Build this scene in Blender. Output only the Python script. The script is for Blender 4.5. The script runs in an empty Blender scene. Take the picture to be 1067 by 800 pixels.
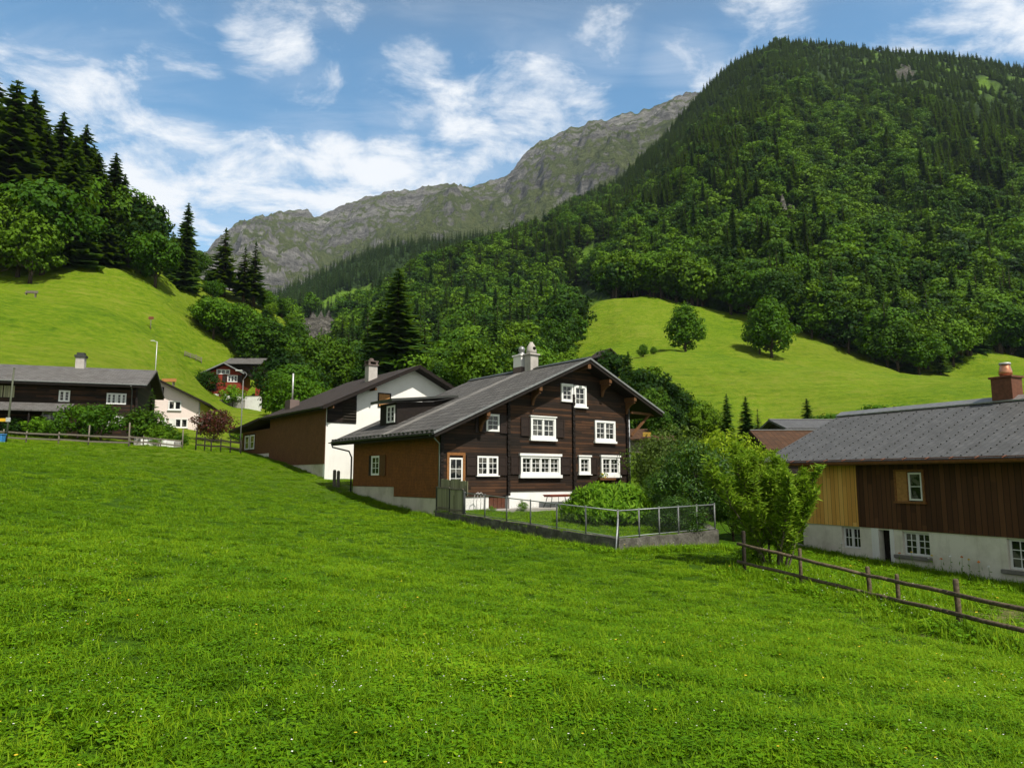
import bpy, math, random
import numpy as np
from mathutils import Vector, noise as mnoise
random.seed(11)
SC = bpy.context.scene
COL = SC.collection
R = math.radians

# ------------------------------------------------------------------ site survey
# The place was laid out from bearings: a bearing (px, py) and a distance D give a point in metres, eye at the origin.
FL, CX, CY = 760.0, 533.5, 400.0
PITCH = math.atan(97 / FL)
CP, SP = math.cos(PITCH), math.sin(PITCH)
def ray(px, py):
    x = (px - CX) / FL; y = -(py - CY) / FL
    d = CP - y * SP
    return x / d, (SP + y * CP) / d
def P(px, py, D):
    a, e = ray(px, py)
    return Vector((a * D, D, e * D))
def bearing_x(px, D): return (px - CX) / FL * D

# ------------------------------------------------------------------ node helpers
class G:
    def __init__(s, tree): s.t = tree; s.N = tree.nodes; s.L = tree.links
    def n(s, typ, **k):
        o = s.N.new(typ)
        for a, b in k.items(): setattr(o, a, b)
        return o
    def put(s, sock, v):
        if v is None: return
        if hasattr(v, 'is_output'): s.L.new(v, sock)
        elif isinstance(v, (tuple, list)) and len(v) == 3 and sock.type == 'RGBA': sock.default_value = (*v, 1)
        else: sock.default_value = v
    def tc(s, k='Object'): return s.n('ShaderNodeTexCoord').outputs[k]
    def sep(s, v):
        o = s.n('ShaderNodeSeparateXYZ'); s.put(o.inputs[0], v); return o.outputs
    def comb(s, x=0, y=0, z=0):
        o = s.n('ShaderNodeCombineXYZ')
        for i, v in enumerate((x, y, z)): s.put(o.inputs[i], v)
        return o.outputs[0]
    def m(s, op, a, b=None, c=None):
        o = s.n('ShaderNodeMath', operation=op)
        s.put(o.inputs[0], a); s.put(o.inputs[1], b)
        if c is not None: s.put(o.inputs[2], c)
        return o.outputs[0]
    def vm(s, op, a, b=None):
        o = s.n('ShaderNodeVectorMath', operation=op)
        s.put(o.inputs[0], a)
        if b is not None: s.put(o.inputs[1], b)
        return o.outputs['Value'] if op in ('DOT_PRODUCT', 'LENGTH') else o.outputs[0]
    def scl(s, v, sc): return s.vm('MULTIPLY', v, sc)
    def noise(s, v, scale=5, detail=4, rough=.55, dist=0, out=0):
        o = s.n('ShaderNodeTexNoise'); s.put(o.inputs['Vector'], v)
        o.inputs['Scale'].default_value = scale; o.inputs['Detail'].default_value = detail
        o.inputs['Roughness'].default_value = rough; o.inputs['Distortion'].default_value = dist
        return o.outputs[out]
    def ramp(s, f, stops, interp='LINEAR'):
        o = s.n('ShaderNodeValToRGB'); s.put(o.inputs[0], f); e = o.color_ramp.elements
        o.color_ramp.interpolation = interp
        while len(e) < len(stops): e.new(.5)
        for i, (p, c) in enumerate(stops):
            e[i].position = p; e[i].color = (c, c, c, 1) if isinstance(c, (int, float)) else (*c, 1)
        return o.outputs[0]
    def mix(s, f, a, b, mode='MIX'):
        o = s.n('ShaderNodeMix', data_type='RGBA', blend_type=mode)
        s.put(o.inputs[0], f); s.put(o.inputs[6], a); s.put(o.inputs[7], b)
        return o.outputs[2]
    def mr(s, v, a, b, c=0., d=1., smooth=False):
        o = s.n('ShaderNodeMapRange'); s.put(o.inputs[0], v)
        if smooth: o.interpolation_type = 'SMOOTHSTEP'
        for i, x in enumerate((a, b, c, d)): o.inputs[i + 1].default_value = x
        return o.outputs[0]
    def bump(s, h, st=.3, dist=.02):
        o = s.n('ShaderNodeBump'); s.put(o.inputs['Height'], h)
        o.inputs['Strength'].default_value = st; o.inputs['Distance'].default_value = dist
        return o.outputs[0]
    def attr(s, name, out='Fac'):
        o = s.n('ShaderNodeAttribute'); o.attribute_name = name; return o.outputs[out]
    def bsdf(s, col, rough=.7, spec=.3, normal=None, metal=0, trans=None):
        o = s.n('ShaderNodeBsdfPrincipled'); s.put(o.inputs['Base Color'], col)
        s.put(o.inputs['Roughness'], rough); s.put(o.inputs['Metallic'], metal)
        o.inputs['Specular IOR Level'].default_value = spec
        if normal is not None: s.put(o.inputs['Normal'], normal)
        sh = o.outputs[0]
        if trans:
            t = s.n('ShaderNodeBsdfTranslucent'); s.put(t.inputs[0], trans[1])
            mx = s.n('ShaderNodeMixShader'); mx.inputs[0].default_value = trans[0]
            s.L.new(sh, mx.inputs[1]); s.L.new(t.outputs[0], mx.inputs[2]); sh = mx.outputs[0]
        s.L.new(sh, s.n('ShaderNodeOutputMaterial').inputs[0])

MAT = {}
def mat(name, fn):
    m = bpy.data.materials.new(name); m.use_nodes = True
    m.node_tree.nodes.clear(); fn(G(m.node_tree)); MAT[name] = m
    return m

# ------------------------------------------------------------------ mesh helpers
class MB:
    def __init__(s): s.v = []; s.f = []; s.mi = []; s.cur = 0
    def add(s, vs, fs):
        n = len(s.v); s.v += [tuple(p) for p in vs]
        s.f += [tuple(i + n for i in q) for q in fs]; s.mi += [s.cur] * len(fs); return s
    def box(s, x0, x1, y0, y1, z0, z1):
        return s.add([(x0,y0,z0),(x1,y0,z0),(x1,y1,z0),(x0,y1,z0),(x0,y0,z1),(x1,y0,z1),(x1,y1,z1),(x0,y1,z1)],
                     [(0,3,2,1),(4,5,6,7),(0,1,5,4),(1,2,6,5),(2,3,7,6),(3,0,4,7)])
    def fbox(s, o, u, n, u0, u1, n0, n1, z0, z1):
        # box in a wall frame: u along the wall, n outward, z up
        o = Vector(o); u = Vector(u); n = Vector(n); k = Vector((0,0,1))
        vs = [o + u*a + n*b + k*c for c in (z0, z1) for a, b in ((u0,n0),(u1,n0),(u1,n1),(u0,n1))]
        return s.add(vs, [(0,3,2,1),(4,5,6,7),(0,1,5,4),(1,2,6,5),(2,3,7,6),(3,0,4,7)])
    def bar(s, p, q, w, h, up=(0,0,1)):
        p = Vector(p); q = Vector(q); d = (q - p).normalized(); up = Vector(up)
        a = d.cross(up)
        if a.length < 1e-4: a = d.cross(Vector((1,0,0)))
        a = a.normalized() * w / 2; b = a.normalized().cross(d).normalized() * h / 2
        vs = [e + x for e in (p, q) for x in (-a-b, a-b, a+b, -a+b)]
        return s.add(vs, [(0,3,2,1),(4,5,6,7),(0,1,5,4),(1,2,6,5),(2,3,7,6),(3,0,4,7)])
    def tube(s, pts, r, n=8, cap=True):
        pts = [Vector(p) for p in pts]; k = len(pts)
        if not hasattr(r, '__len__'): r = [r] * k
        vs = []; ref = None
        for i, p in enumerate(pts):
            d = (pts[min(i+1,k-1)] - pts[max(i-1,0)]).normalized()
            if ref is None: ref = d.orthogonal().normalized()
            a = (ref - d * ref.dot(d)).normalized(); ref = a; b = d.cross(a)
            vs += [p + (a * math.cos(2*math.pi*j/n) + b * math.sin(2*math.pi*j/n)) * r[i] for j in range(n)]
        fs = [(i*n+j, i*n+(j+1)%n, (i+1)*n+(j+1)%n, (i+1)*n+j) for i in range(k-1) for j in range(n)]
        if cap: fs += [tuple(range(n-1,-1,-1)), tuple(range((k-1)*n, k*n))]
        return s.add(vs, fs)
    def lathe(s, c, prof, n=16):
        c = Vector(c); k = len(prof)
        vs = [c + Vector((r*math.cos(2*math.pi*j/n), r*math.sin(2*math.pi*j/n), z)) for r, z in prof for j in range(n)]
        fs = [(i*n+j, i*n+(j+1)%n, (i+1)*n+(j+1)%n, (i+1)*n+j) for i in range(k-1) for j in range(n)]
        fs += [tuple(range(n-1,-1,-1)), tuple(range((k-1)*n, k*n))]
        return s.add(vs, fs)
    def prism(s, poly, axis, d0, d1):
        # poly in the two axes left over (x,z for axis y; y,z for axis x; x,y for axis z)
        def pt(a, b, d): return {'y': (a, d, b), 'x': (d, a, b), 'z': (a, b, d)}[axis]
        n = len(poly); vs = [pt(a, b, d0) for a, b in poly] + [pt(a, b, d1) for a, b in poly]
        fs = [tuple(range(n-1,-1,-1)), tuple(range(n, 2*n))] + [(i, (i+1)%n, n+(i+1)%n, n+i) for i in range(n)]
        return s.add(vs, fs)
    def mesh(s, name, mats, smooth=False):
        me = bpy.data.meshes.new(name); me.from_pydata(s.v, [], s.f)
        for m in (mats if isinstance(mats, (list, tuple)) else [mats]): me.materials.append(MAT[m] if isinstance(m, str) else m)
        if any(s.mi): me.polygons.foreach_set('material_index', s.mi)
        if smooth: me.polygons.foreach_set('use_smooth', [True] * len(s.f))
        return me
    def build(s, name, mats, parent=None, smooth=False, bevel=0, fix=True):
        me = s.mesh(name, mats, smooth)
        if fix:
            import bmesh
            bm = bmesh.new(); bm.from_mesh(me); bmesh.ops.recalc_face_normals(bm, faces=bm.faces); bm.to_mesh(me); bm.free()
        o = bpy.data.objects.new(name, me); COL.objects.link(o)
        if parent is not None: o.parent = parent
        if bevel:
            b = o.modifiers.new('bevel', 'BEVEL'); b.width = bevel; b.segments = 1; b.limit_method = 'ANGLE'
        return o
def tag(o, label, cat, group=None):
    o['label'] = label; o['category'] = cat
    if group: o['group'] = group
    return o
def struct(o): o['kind'] = 'structure'; return o
def stuff(o): o['kind'] = 'stuff'; return o
def thing(name, label, cat, loc, rz=0, group=None):
    o = bpy.data.objects.new(name, None); COL.objects.link(o); o.empty_display_size = .3
    o.location = loc; o.rotation_euler = (0, 0, rz)
    return tag(o, label, cat, group)
KIDS = {}
def dup(root, loc, rz, sc=(1,1,1), label=None):
    r = root.copy(); COL.objects.link(r); r.location = loc; r.rotation_euler = (0,0,rz); r.scale = sc
    if label: r['label'] = label
    for ch in KIDS[root.name]:
        c = ch.copy(); COL.objects.link(c); c.parent = r
    return r
def cut(o, boxes):
    # real openings: boolean difference, applied to the mesh data
    c = MB()
    for b in boxes: c.box(*b)
    co = c.build('cutter', [], None); md = o.modifiers.new('cut', 'BOOLEAN'); md.object = co; md.operation = 'DIFFERENCE'; md.solver = 'EXACT'
    par = o.parent; o.parent = None
    dg = bpy.context.evaluated_depsgraph_get(); me = bpy.data.meshes.new_from_object(o.evaluated_get(dg))
    o.modifiers.remove(md); o.data = me; o.parent = par
    bpy.data.objects.remove(co)
# ------------------------------------------------------------------ materials
def plain(name, col, rough=.7, spec=.3, var=.12, scale=6, metal=0):
    def f(g):
        n = g.noise(g.tc(), scale, 5)
        c = g.mix(g.mr(n, .3, .7), tuple(x*(1-var) for x in col), tuple(min(1, x*(1+var)) for x in col))
        g.bsdf(c, rough, spec, g.bump(n, .15, .01), metal)
    return mat(name, f)
def planks(name, dark, mid, light, size, axis='z', along='x', groove=.06, seed=0, rough=.75, streak=.5, wear=.35):
    # boards stacked along one axis, grain along the other
    def f(g):
        p = g.tc(); x, y, z = g.sep(p)
        d = dict(x=x, y=y, z=z)
        wob = g.m('MULTIPLY', g.noise(g.scl(p, (.6,.6,.6)), 1.0, 2), .03)
        k = g.m('DIVIDE', g.m('ADD', d[axis], wob), size)
        i = g.m('FLOOR', k); fr = g.m('FRACT', k)
        w = g.n('ShaderNodeTexWhiteNoise', noise_dimensions='2D')
        # boards also end somewhere: a per-board offset cuts lengths
        wl = g.n('ShaderNodeTexWhiteNoise', noise_dimensions='1D'); g.put(wl.inputs['W'], i)
        ln = g.m('FLOOR', g.m('ADD', g.m('DIVIDE', d[along], 4.6), g.m('MULTIPLY', wl.outputs[0], 7)))
        g.put(w.inputs['Vector'], g.comb(g.m('ADD', i, seed), ln, 0))
        s = {'x': (.35, 1, 1), 'y': (1, .35, 1), 'z': (1, 1, .35)}[along]
        gr = g.noise(g.scl(p, tuple(18 * q if q == 1 else 1.2 for q in s)), 1, 6, .65)
        big = g.noise(p, .45, 4, .6)
        t = g.m('ADD', g.m('MULTIPLY', w.outputs[0], .55), g.m('MULTIPLY', gr, streak))
        t = g.m('ADD', t, g.m('MULTIPLY', g.m('SUBTRACT', big, .5), wear))
        c = g.ramp(t, [(.15, dark), (.55, mid), (.95, light)])
        gv = g.m('LESS_THAN', g.m('ABSOLUTE', g.m('SUBTRACT', fr, .5)), .5 - groove)
        c = g.mix(gv, tuple(q*.25 for q in dark), c)
        h = g.m('ADD', g.mr(g.m('ABSOLUTE', g.m('SUBTRACT', fr, .5)), .5, .5 - groove * 1.6), g.m('MULTIPLY', gr, .35))
        g.bsdf(c, rough, .25, g.bump(h, .6, .02))
    return mat(name, f)
def slates(name, a, b, moss, w, h, sx=(1, 1.1), rough=.55, streak=None, off=.5, mort=(.03, .03, .032), swap=True, msize=.02):
    # roof covering: courses up the slope (local x), joints along the eave (local y); swap for ridge along local x
    def f(g):
        p = g.tc(); x, y, z = g.sep(p)
        u, v = (y, x) if swap else (x, y)
        br = g.n('ShaderNodeTexBrick'); br.offset = off
        g.put(br.inputs['Vector'], g.comb(g.m('MULTIPLY', u, sx[0]), g.m('MULTIPLY', v, sx[1]), 0))
        g.put(br.inputs['Color1'], a); g.put(br.inputs['Color2'], b); g.put(br.inputs['Mortar'], mort)
        br.inputs['Scale'].default_value = 1; br.inputs['Brick Width'].default_value = w; br.inputs['Row Height'].default_value = h
        br.inputs['Mortar Size'].default_value = msize; br.inputs['Mortar Smooth'].default_value = .3
        n = g.noise(p, 1.1, 6, .65); n2 = g.noise(p, 9, 4)
        c = g.mix(g.mr(n, .5, .72), br.outputs[0], moss)
        c = g.mix(g.mr(n2, .35, .75, 0, .35), c, tuple(q*.6 for q in a))
        if streak:
            st = g.noise(g.scl(p, (.5, 6, 1)), 1, 4)
            e = g.m('ABSOLUTE', g.m('SUBTRACT', g.m('ADD', y, g.m('MULTIPLY', g.m('SUBTRACT', n, .5), .5)), streak[0]))
            k = g.m('MULTIPLY', g.mr(e, streak[1], streak[1]*.4, 0, 1), g.mr(st, .2, .6))
            c = g.mix(g.m('MULTIPLY', k, .6), c, streak[2])
        hgt = g.m('ADD', g.m('MULTIPLY', br.outputs[1], -1), g.m('MULTIPLY', n2, .3))
        g.bsdf(c, rough, .16, g.bump(hgt, .6, .02))
    return mat(name, f)
def shingle(name, a, b, w=.16, h=.085):
    def f(g):
        p = g.tc(); x, y, z = g.sep(p)
        br = g.n('ShaderNodeTexBrick')
        g.put(br.inputs['Vector'], g.comb(g.m('ADD', x, y), z, 0))
        g.put(br.inputs['Color1'], a); g.put(br.inputs['Color2'], b); g.put(br.inputs['Mortar'], tuple(q*.25 for q in a))
        br.inputs['Scale'].default_value = 1; br.inputs['Brick Width'].default_value = w; br.inputs['Row Height'].default_value = h
        br.inputs['Mortar Size'].default_value = .007; br.inputs['Bias'].default_value = 0
        n = g.noise(p, 1.3, 5, .65); n2 = g.noise(g.scl(p, (14, 14, 2.5)), 1, 4)
        c = g.mix(g.mr(n, .35, .7, 0, .55), br.outputs[0], tuple(q*.55 for q in a))
        c = g.mix(g.mr(n2, .5, .8, 0, .4), c, tuple(min(1, q*1.7) for q in b))
        g.bsdf(c, .7, .25, g.bump(g.m('ADD', g.m('MULTIPLY', br.outputs[1], -1), g.m('MULTIPLY', n2, .4)), .7, .02))
    return mat(name, f)
def plaster(name, col, stain, amt=.5, rough=.9):
    def f(g):
        p = g.tc(); n = g.noise(p, .9, 6, .65); n2 = g.noise(p, 22, 3); st = g.noise(g.scl(p, (5, 5, .5)), 1, 5, .6)
        c = g.mix(g.m('MULTIPLY', g.mr(n, .45, .75), amt), col, stain)
        c = g.mix(g.m('MULTIPLY', g.mr(st, .55, .8), amt * .7), c, stain)
        g.bsdf(c, rough, .2, g.bump(g.m('ADD', n2, g.m('MULTIPLY', n, .8)), .25, .015))
    return mat(name, f)
def leaf(name, a, b, c, trans=.3, spread=.5, rough=.5, spec=.25, wscale=None):
    # per-leaf and per-plant variation of a leaf colour
    def f(g):
        ge = g.n('ShaderNodeNewGeometry').outputs['Random Per Island']; oi = g.n('ShaderNodeObjectInfo').outputs['Random']
        t = g.m('ADD', g.m('MULTIPLY', ge, spread), g.m('MULTIPLY', oi, 1 - spread))
        if wscale:
            w = g.noise(g.n('ShaderNodeNewGeometry').outputs['Position'], wscale, 4, .6)
            t = g.m('ADD', t, g.m('MULTIPLY', g.m('SUBTRACT', w, .5), 1.2))
        col = g.ramp(t, [(.1, a), (.5, b), (.9, c)])
        g.bsdf(col, rough, spec, None, 0, (trans, g.mix(.5, col, (.25, .42, .02), 'MIX') if trans else None))
    return mat(name, f)

planks('log_wood', (.009,.006,.004), (.022,.012,.007), (.080,.036,.016), .17, 'z', 'x', .06, 0, .75, .55, .9)
planks('plank_side', (.006,.004,.003), (.018,.010,.007), (.05,.024,.013), .17, 'z', 'y', .05)
shingle('brown_shingle', (.200,.068,.018), (.275,.098,.024))
shingle('dull_shingle', (.145,.060,.024), (.190,.082,.032))
shingle('red_shingle', (.22,.030,.016), (.30,.044,.022), .25, .16)
planks('brown_boards', (.048,.019,.008), (.092,.037,.015), (.150,.064,.027), .21, 'x', 'z', .05, 3, .7, .5, .3)
planks('fresh_boards', (.58,.28,.060), (.76,.41,.095), (.85,.53,.15), .21, 'x', 'z', .04, 7, .65, .5, .25)
def brd(name, src, axis): pass
planks('barn_wood', (.008,.006,.005), (.018,.012,.009), (.045,.028,.018), .2, 'z', 'x', .05)
planks('screen_boards', (.17,.165,.10), (.27,.26,.16), (.38,.37,.24), .17, 'x', 'z', .05, 2)
plain('dark_timber', (.012,.008,.006), .75, .25, .4, 9)
plain('surround_brown', (.22,.095,.030), .7, .25, .3, 12)
plain('brown_timber', (.12,.055,.022), .7, .25, .35, 12)
plain('shutter_paint', (.022,.013,.010), .6, .3, .3, 12)
plain('red_door', (.10,.035,.018), .65, .3, .3, 10)
plain('dark_void', (.006,.006,.006), .9, .1)
plain('fence_wood', (.105,.080,.052), .85, .2, .5, 14)
plain('dark_fence_wood', (.030,.024,.018), .85, .2, .4, 14)
plain('grey_wood', (.16,.14,.11), .85, .2, .35, 10)
plain('white_paint', (.78,.78,.75), .5, .35, .05, 8)
plain('window_white', (.80,.80,.78), .45, .4, .04, 8)
plain('zinc', (.26,.265,.265), .45, .5, .2, 5, .6)
plain('pale_zinc', (.50,.50,.50), .45, .5, .15, 5, .3)
plain('galvanised', (.27,.29,.30), .45, .5, .2, 20, .5)
plain('lamp_grey', (.16,.165,.16), .6, .3, .15, 12)
plain('pole_green', (.075,.085,.055), .65, .3, .2, 9)
plain('post_grey', (.15,.158,.155), .6, .3, .25, 14)
plain('wire', (.07,.075,.075), .6, .3, .2, 20)
plain('dark_gutter', (.035,.038,.034), .5, .4, .2, 8)
plain('copper', (.22,.080,.038), .5, .45, .25, 6, .35)
plain('bright_copper', (.62,.28,.16), .3, .5, .15, 8, .7)
plain('copper_rust', (.14,.052,.028), .55, .4, .3, 7, .2)
plain('concrete', (.27,.26,.24), .9, .2, .2, 3)
plain('sill_stone', (.20,.19,.165), .9, .2, .2, 6)
plain('paving', (.30,.285,.26), .9, .2, .18, 2.5)
plain('tabletop_red', (.22,.055,.035), .55, .3, .2, 12)
plain('dull_yellow', (.34,.21,.03), .6, .3, .2, 8)
plain('yellow_paint', (.72,.40,.02), .45, .4, .08, 6)
plain('blue_paint', (.04,.20,.48), .45, .4, .1, 6)
plain('orange_wood', (.38,.19,.06), .7, .3, .2, 9)
plain('lamp_glass', (.55,.56,.55), .3, .5, .05)
plain('bark', (.055,.042,.030), .9, .15, .4, 8)
plain('light_bark', (.12,.10,.075), .9, .15, .4, 8)
plaster('white_plaster', (.82,.81,.77), (.62,.60,.56), .35)
plaster('plinth_white', (.78,.78,.76), (.55,.53,.48), .5)
plaster('old_plaster', (.78,.74,.63), (.46,.42,.32), .75)
plaster('pink_plaster', (.78,.66,.62), (.62,.54,.50), .4)
plaster('found_plaster', (.56,.52,.42), (.29,.26,.18), .8)
plaster('chimney_plaster', (.46,.43,.40), (.26,.235,.22), .8)
plaster('mauve_render', (.16,.12,.11), (.09,.07,.065), .6)
def _stone(g):
    p = g.tc(); vo = g.n('ShaderNodeTexVoronoi', feature='F1'); g.put(vo.inputs['Vector'], g.scl(p, (1.0, 1.0, 1.8))); vo.inputs['Scale'].default_value = 1.1
    n = g.noise(p, 2.2, 7, .7); n2 = g.noise(p, 14, 5)
    c = g.ramp(n, [(.3, (.035,.033,.028)), (.55, (.120,.114,.098)), (.8, (.30,.285,.25))])
    c = g.mix(g.mr(n2, .5, .8, 0, .5), c, (.035,.045,.018))
    g.bsdf(c, .9, .2, g.bump(g.m('ADD', n, n2), .8, .04))
mat('retaining_stone', _stone)
slates('chalet_slate', (.084,.080,.077), (.145,.138,.133), (.066,.061,.056), .42, .66, (1, 1.1), .85, (5.6, .62, (.30,.285,.265)), .5, (.010,.013,.012), True, .05)
slates('dark_tile', (.040,.030,.026), (.060,.045,.036), (.030,.024,.020), .30, .22, (1, 1.1), .75)
slates('right_slate', (.086,.087,.088), (.112,.113,.115), (.072,.072,.072), .40, .27, (1, 1.12), .5, None, .5, (.05,.05,.053), True, .014)
slates('farm_slate', (.105,.100,.098), (.15,.145,.14), (.080,.072,.066), .5, .34, (1, 1.1), .75, None, .5, (.04,.04,.04), False)
slates('rust_tile', (.070,.036,.020), (.100,.052,.028), (.045,.030,.020), .3, .45, (1,1.1), .8, None, .5, (.02,.014,.01))
slates('barn_slate', (.10,.102,.108), (.13,.132,.138), (.085,.085,.088), .45, .3)
def _glass(g):
    o = g.n('ShaderNodeObjectInfo').outputs['Random']; n = g.noise(g.tc(), 1.7, 3)
    c = g.mix(g.mr(n, .53, .58, 0, .8), (.010,.012,.013), (.13,.125,.11))
    g.bsdf(c, .06, .5)
mat('pane_glass', _glass)

# greens
leaf('grass_blade', (.064,.146,.002), (.134,.266,.003), (.248,.370,.008), .38, .6, .6, .12, .22)
leaf('lush_leaf', (.055,.145,.002), (.110,.255,.003), (.195,.345,.007), .3, .6, .6, .12, .22)
leaf('forest_leaf', (.007,.024,.003), (.023,.066,.004), (.088,.165,.006), .14, .22, .6, .08)
leaf('forest_leaf_bright', (.026,.076,.003), (.055,.132,.004), (.100,.195,.007), .2, .35, .6, .1)
leaf('needle', (.012,.038,.005), (.024,.064,.007), (.055,.115,.010), .15, .4, .6, .12)
leaf('needle_light', (.022,.055,.008), (.036,.080,.010), (.060,.110,.014), .15, .4, .6, .12)
leaf('dark_leaf', (.012,.040,.005), (.026,.075,.006), (.075,.155,.012), .2, .8, .5, .18)
leaf('bush_leaf', (.055,.140,.005), (.105,.235,.008), (.180,.330,.016), .38, .85, .6, .12)
leaf('willow_leaf', (.080,.165,.006), (.140,.250,.010), (.230,.340,.025), .4, .85, .6, .12)
leaf('lime_leaf', (.130,.220,.006), (.210,.310,.008), (.300,.390,.016), .4, .85, .6, .12)
leaf('olive_leaf', (.040,.070,.012), (.060,.100,.016), (.095,.140,.028), .25, .85, .6, .12)
leaf('maple_red', (.026,.006,.006), (.055,.010,.008), (.095,.018,.013), .25, .8)
plain('petal_white', (.80,.80,.74), .6, .3, .05)
plain('petal_yellow', (.75,.52,.03), .6, .3, .05)
plain('petal_orange', (.70,.22,.03), .6, .3, .05)
def _ground(g):
    p = g.n('ShaderNodeNewGeometry').outputs['Position']
    x, y, z = g.sep(p)
    n1 = g.noise(p, .035, 5, .6); n2 = g.noise(p, .35, 6, .65); n3 = g.noise(p, 3.0, 6, .7)
    # mown terraces on the slopes: streaks along the contour lines
    st = g.noise(g.comb(g.m('MULTIPLY', x, .14), g.m('MULTIPLY', y, .2), g.m('MULTIPLY', z, 1.5)), 1, 8, .72, .8)
    n5 = g.noise(p, .9, 8, .75)
    t = g.m('ADD', g.m('MULTIPLY', n1, .45), g.m('ADD', g.m('MULTIPLY', n2, .25), g.m('ADD', g.m('MULTIPLY', st, .55), g.m('MULTIPLY', g.m('SUBTRACT', n5, .5), .75))))
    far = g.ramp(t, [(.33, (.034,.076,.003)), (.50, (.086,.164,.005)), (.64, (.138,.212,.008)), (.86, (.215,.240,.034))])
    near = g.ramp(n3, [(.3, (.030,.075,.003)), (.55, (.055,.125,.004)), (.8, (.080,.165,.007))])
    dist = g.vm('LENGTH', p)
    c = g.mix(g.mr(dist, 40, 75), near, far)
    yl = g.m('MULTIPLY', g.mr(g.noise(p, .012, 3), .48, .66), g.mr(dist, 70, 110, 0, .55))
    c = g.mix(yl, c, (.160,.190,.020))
    c = g.mix(g.m('MULTIPLY', g.attr('path'), g.mr(n3, .3, .55)), c, (.20,.175,.075))
    c = g.mix(g.attr('rock'), c, g.ramp(n3, [(.35, (.03,.03,.025)), (.7, (.16,.15,.13))]))
    h = g.m('ADD', g.m('MULTIPLY', n2, 1.2), g.m('ADD', g.m('MULTIPLY', st, 2.2), g.m('MULTIPLY', n5, 1.0)))
    g.bsdf(c, .85, .08, g.bump(h, .8, .6))
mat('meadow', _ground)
def _forest_floor(g):
    p = g.n('ShaderNodeNewGeometry').outputs['Position']
    n = g.noise(p, .06, 7, .7); n2 = g.noise(p, .6, 5)
    c = g.ramp(n, [(.3, (.010,.020,.005)), (.6, (.020,.042,.008)), (.85, (.04,.07,.014))])
    gr = g.ramp(n2, [(.3, (.055,.115,.010)), (.7, (.11,.19,.016))])
    c = g.mix(g.attr('grass'), c, gr)
    nz = g.sep(g.n('ShaderNodeNewGeometry').outputs['True Normal'])[2]
    rk = g.ramp(g.noise(g.scl(p, (1,1,2.2)), .22, 8, .75, .5), [(.34, (.018,.018,.015)), (.5, (.060,.058,.050)), (.70, (.20,.19,.17))])
    c = g.mix(g.attr('rock'), c, rk)
    g.bsdf(c, .9, .1, g.bump(g.noise(p, .12, 8, .7), .8, 2.5))
mat('forest_floor', _forest_floor)
def _rock(g):
    ge = g.n('ShaderNodeNewGeometry'); p = ge.outputs['Position']; x, y, z = g.sep(p)
    nz = g.sep(ge.outputs['Normal'])[2]
    w = g.noise(p, .0035, 5, .6, 0, 1)
    pw = g.vm('ADD', p, g.scl(w, (140, 140, 70)))
    strata = g.noise(g.scl(pw, (.003, .003, .026)), 1, 8, .65)
    big = g.noise(p, .008, 7, .65); fine = g.noise(p, .05, 8, .75)
    rock = g.ramp(g.m('ADD', g.m('MULTIPLY', strata, .6), g.m('MULTIPLY', fine, .45)), [(.36, (.048,.048,.047)), (.50, (.19,.187,.178)), (.64, (.41,.40,.38))])
    grass = g.ramp(g.m('ADD', g.m('MULTIPLY', fine, .6), g.m('MULTIPLY', big, .4)), [(.35, (.050,.072,.022)), (.52, (.108,.134,.045)), (.70, (.175,.195,.080))])
    e = g.m('ADD', nz, g.m('ADD', g.m('MULTIPLY', g.m('SUBTRACT', strata, .5), 1.1), g.m('MULTIPLY', g.m('SUBTRACT', fine, .5), .9)))
    e = g.m('ADD', e, g.m('MULTIPLY', g.m('SUBTRACT', big, .5), .6))
    e = g.m('SUBTRACT', g.m('ADD', e, .27), g.m('MULTIPLY', g.attr('rocky'), .40))
    c = g.mix(g.mr(e, .52, .72, 0, 1, True), rock, grass)
    g.bsdf(c, .9, .1, g.bump(g.m('ADD', g.m('MULTIPLY', fine, 1.3), g.m('MULTIPLY', strata, 1.4)), 1.0, 26))
mat('mountain_rock', _rock)
# ------------------------------------------------------------------ the lie of the land (thin-plate through surveyed points)
SURV = [(533,800,5.0),(0,800,4.6),(1067,800,5.3),(985,657,15.5),(925,642,18.2),(770,592,22.5),(1110,702,12.6),
 (645,579,27.5),(752,561,31),(700,569,29),(455,540,39.2),(550,560,33.4),(412,531,44.5),(367,514,48.8),(338,500,53),(315,486,57),(285,480,62.6),(254,474,69),
 (0,464,58),(100,463,58),(190,461,60),(250,470,66),(300,525,40),(100,490,35),(100,560,14),(200,520,32),(400,600,20),
 (1067,609,25),(925,597,30),(850,575,33.7),(1000,633,20),(700,480,70),(663,480,62),(663,467,72),(800,468,85),(900,500,65),
 (800,440,110),(900,428,110),(1000,420,110),(1067,415,112),(620,312,240),(634,375,150),(717,368,172),(805,375,180),(940,390,192),(1040,362,212),(1067,374,212),
 (700,420,120),(1000,395,165),(740,322,228),(830,346,205),(560,425,150),(450,425,130),(380,425,110),(300,432,100),
 (80,449,66),(185,447,79),(0,290,135),(60,271,148),(110,263,156),(160,293,150),(0,378,90),(160,388,97),(213,420,132.5),(213,427,124),(203,406,122),(224,433,112),(250,437,112),(185,343,125),
 (480,385,225),(400,378,260),(560,352,240),(300,372,280),(600,335,245),(420,400,190),(235,417,134),(250,428,126),(0,215,230),(100,240,230),(180,275,210),(225,303,186),(258,309,186),(290,343,180),(320,374,175),(345,400,170),(212,330,166),(235,440,95),(255,388,150),(290,402,145)]
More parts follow.
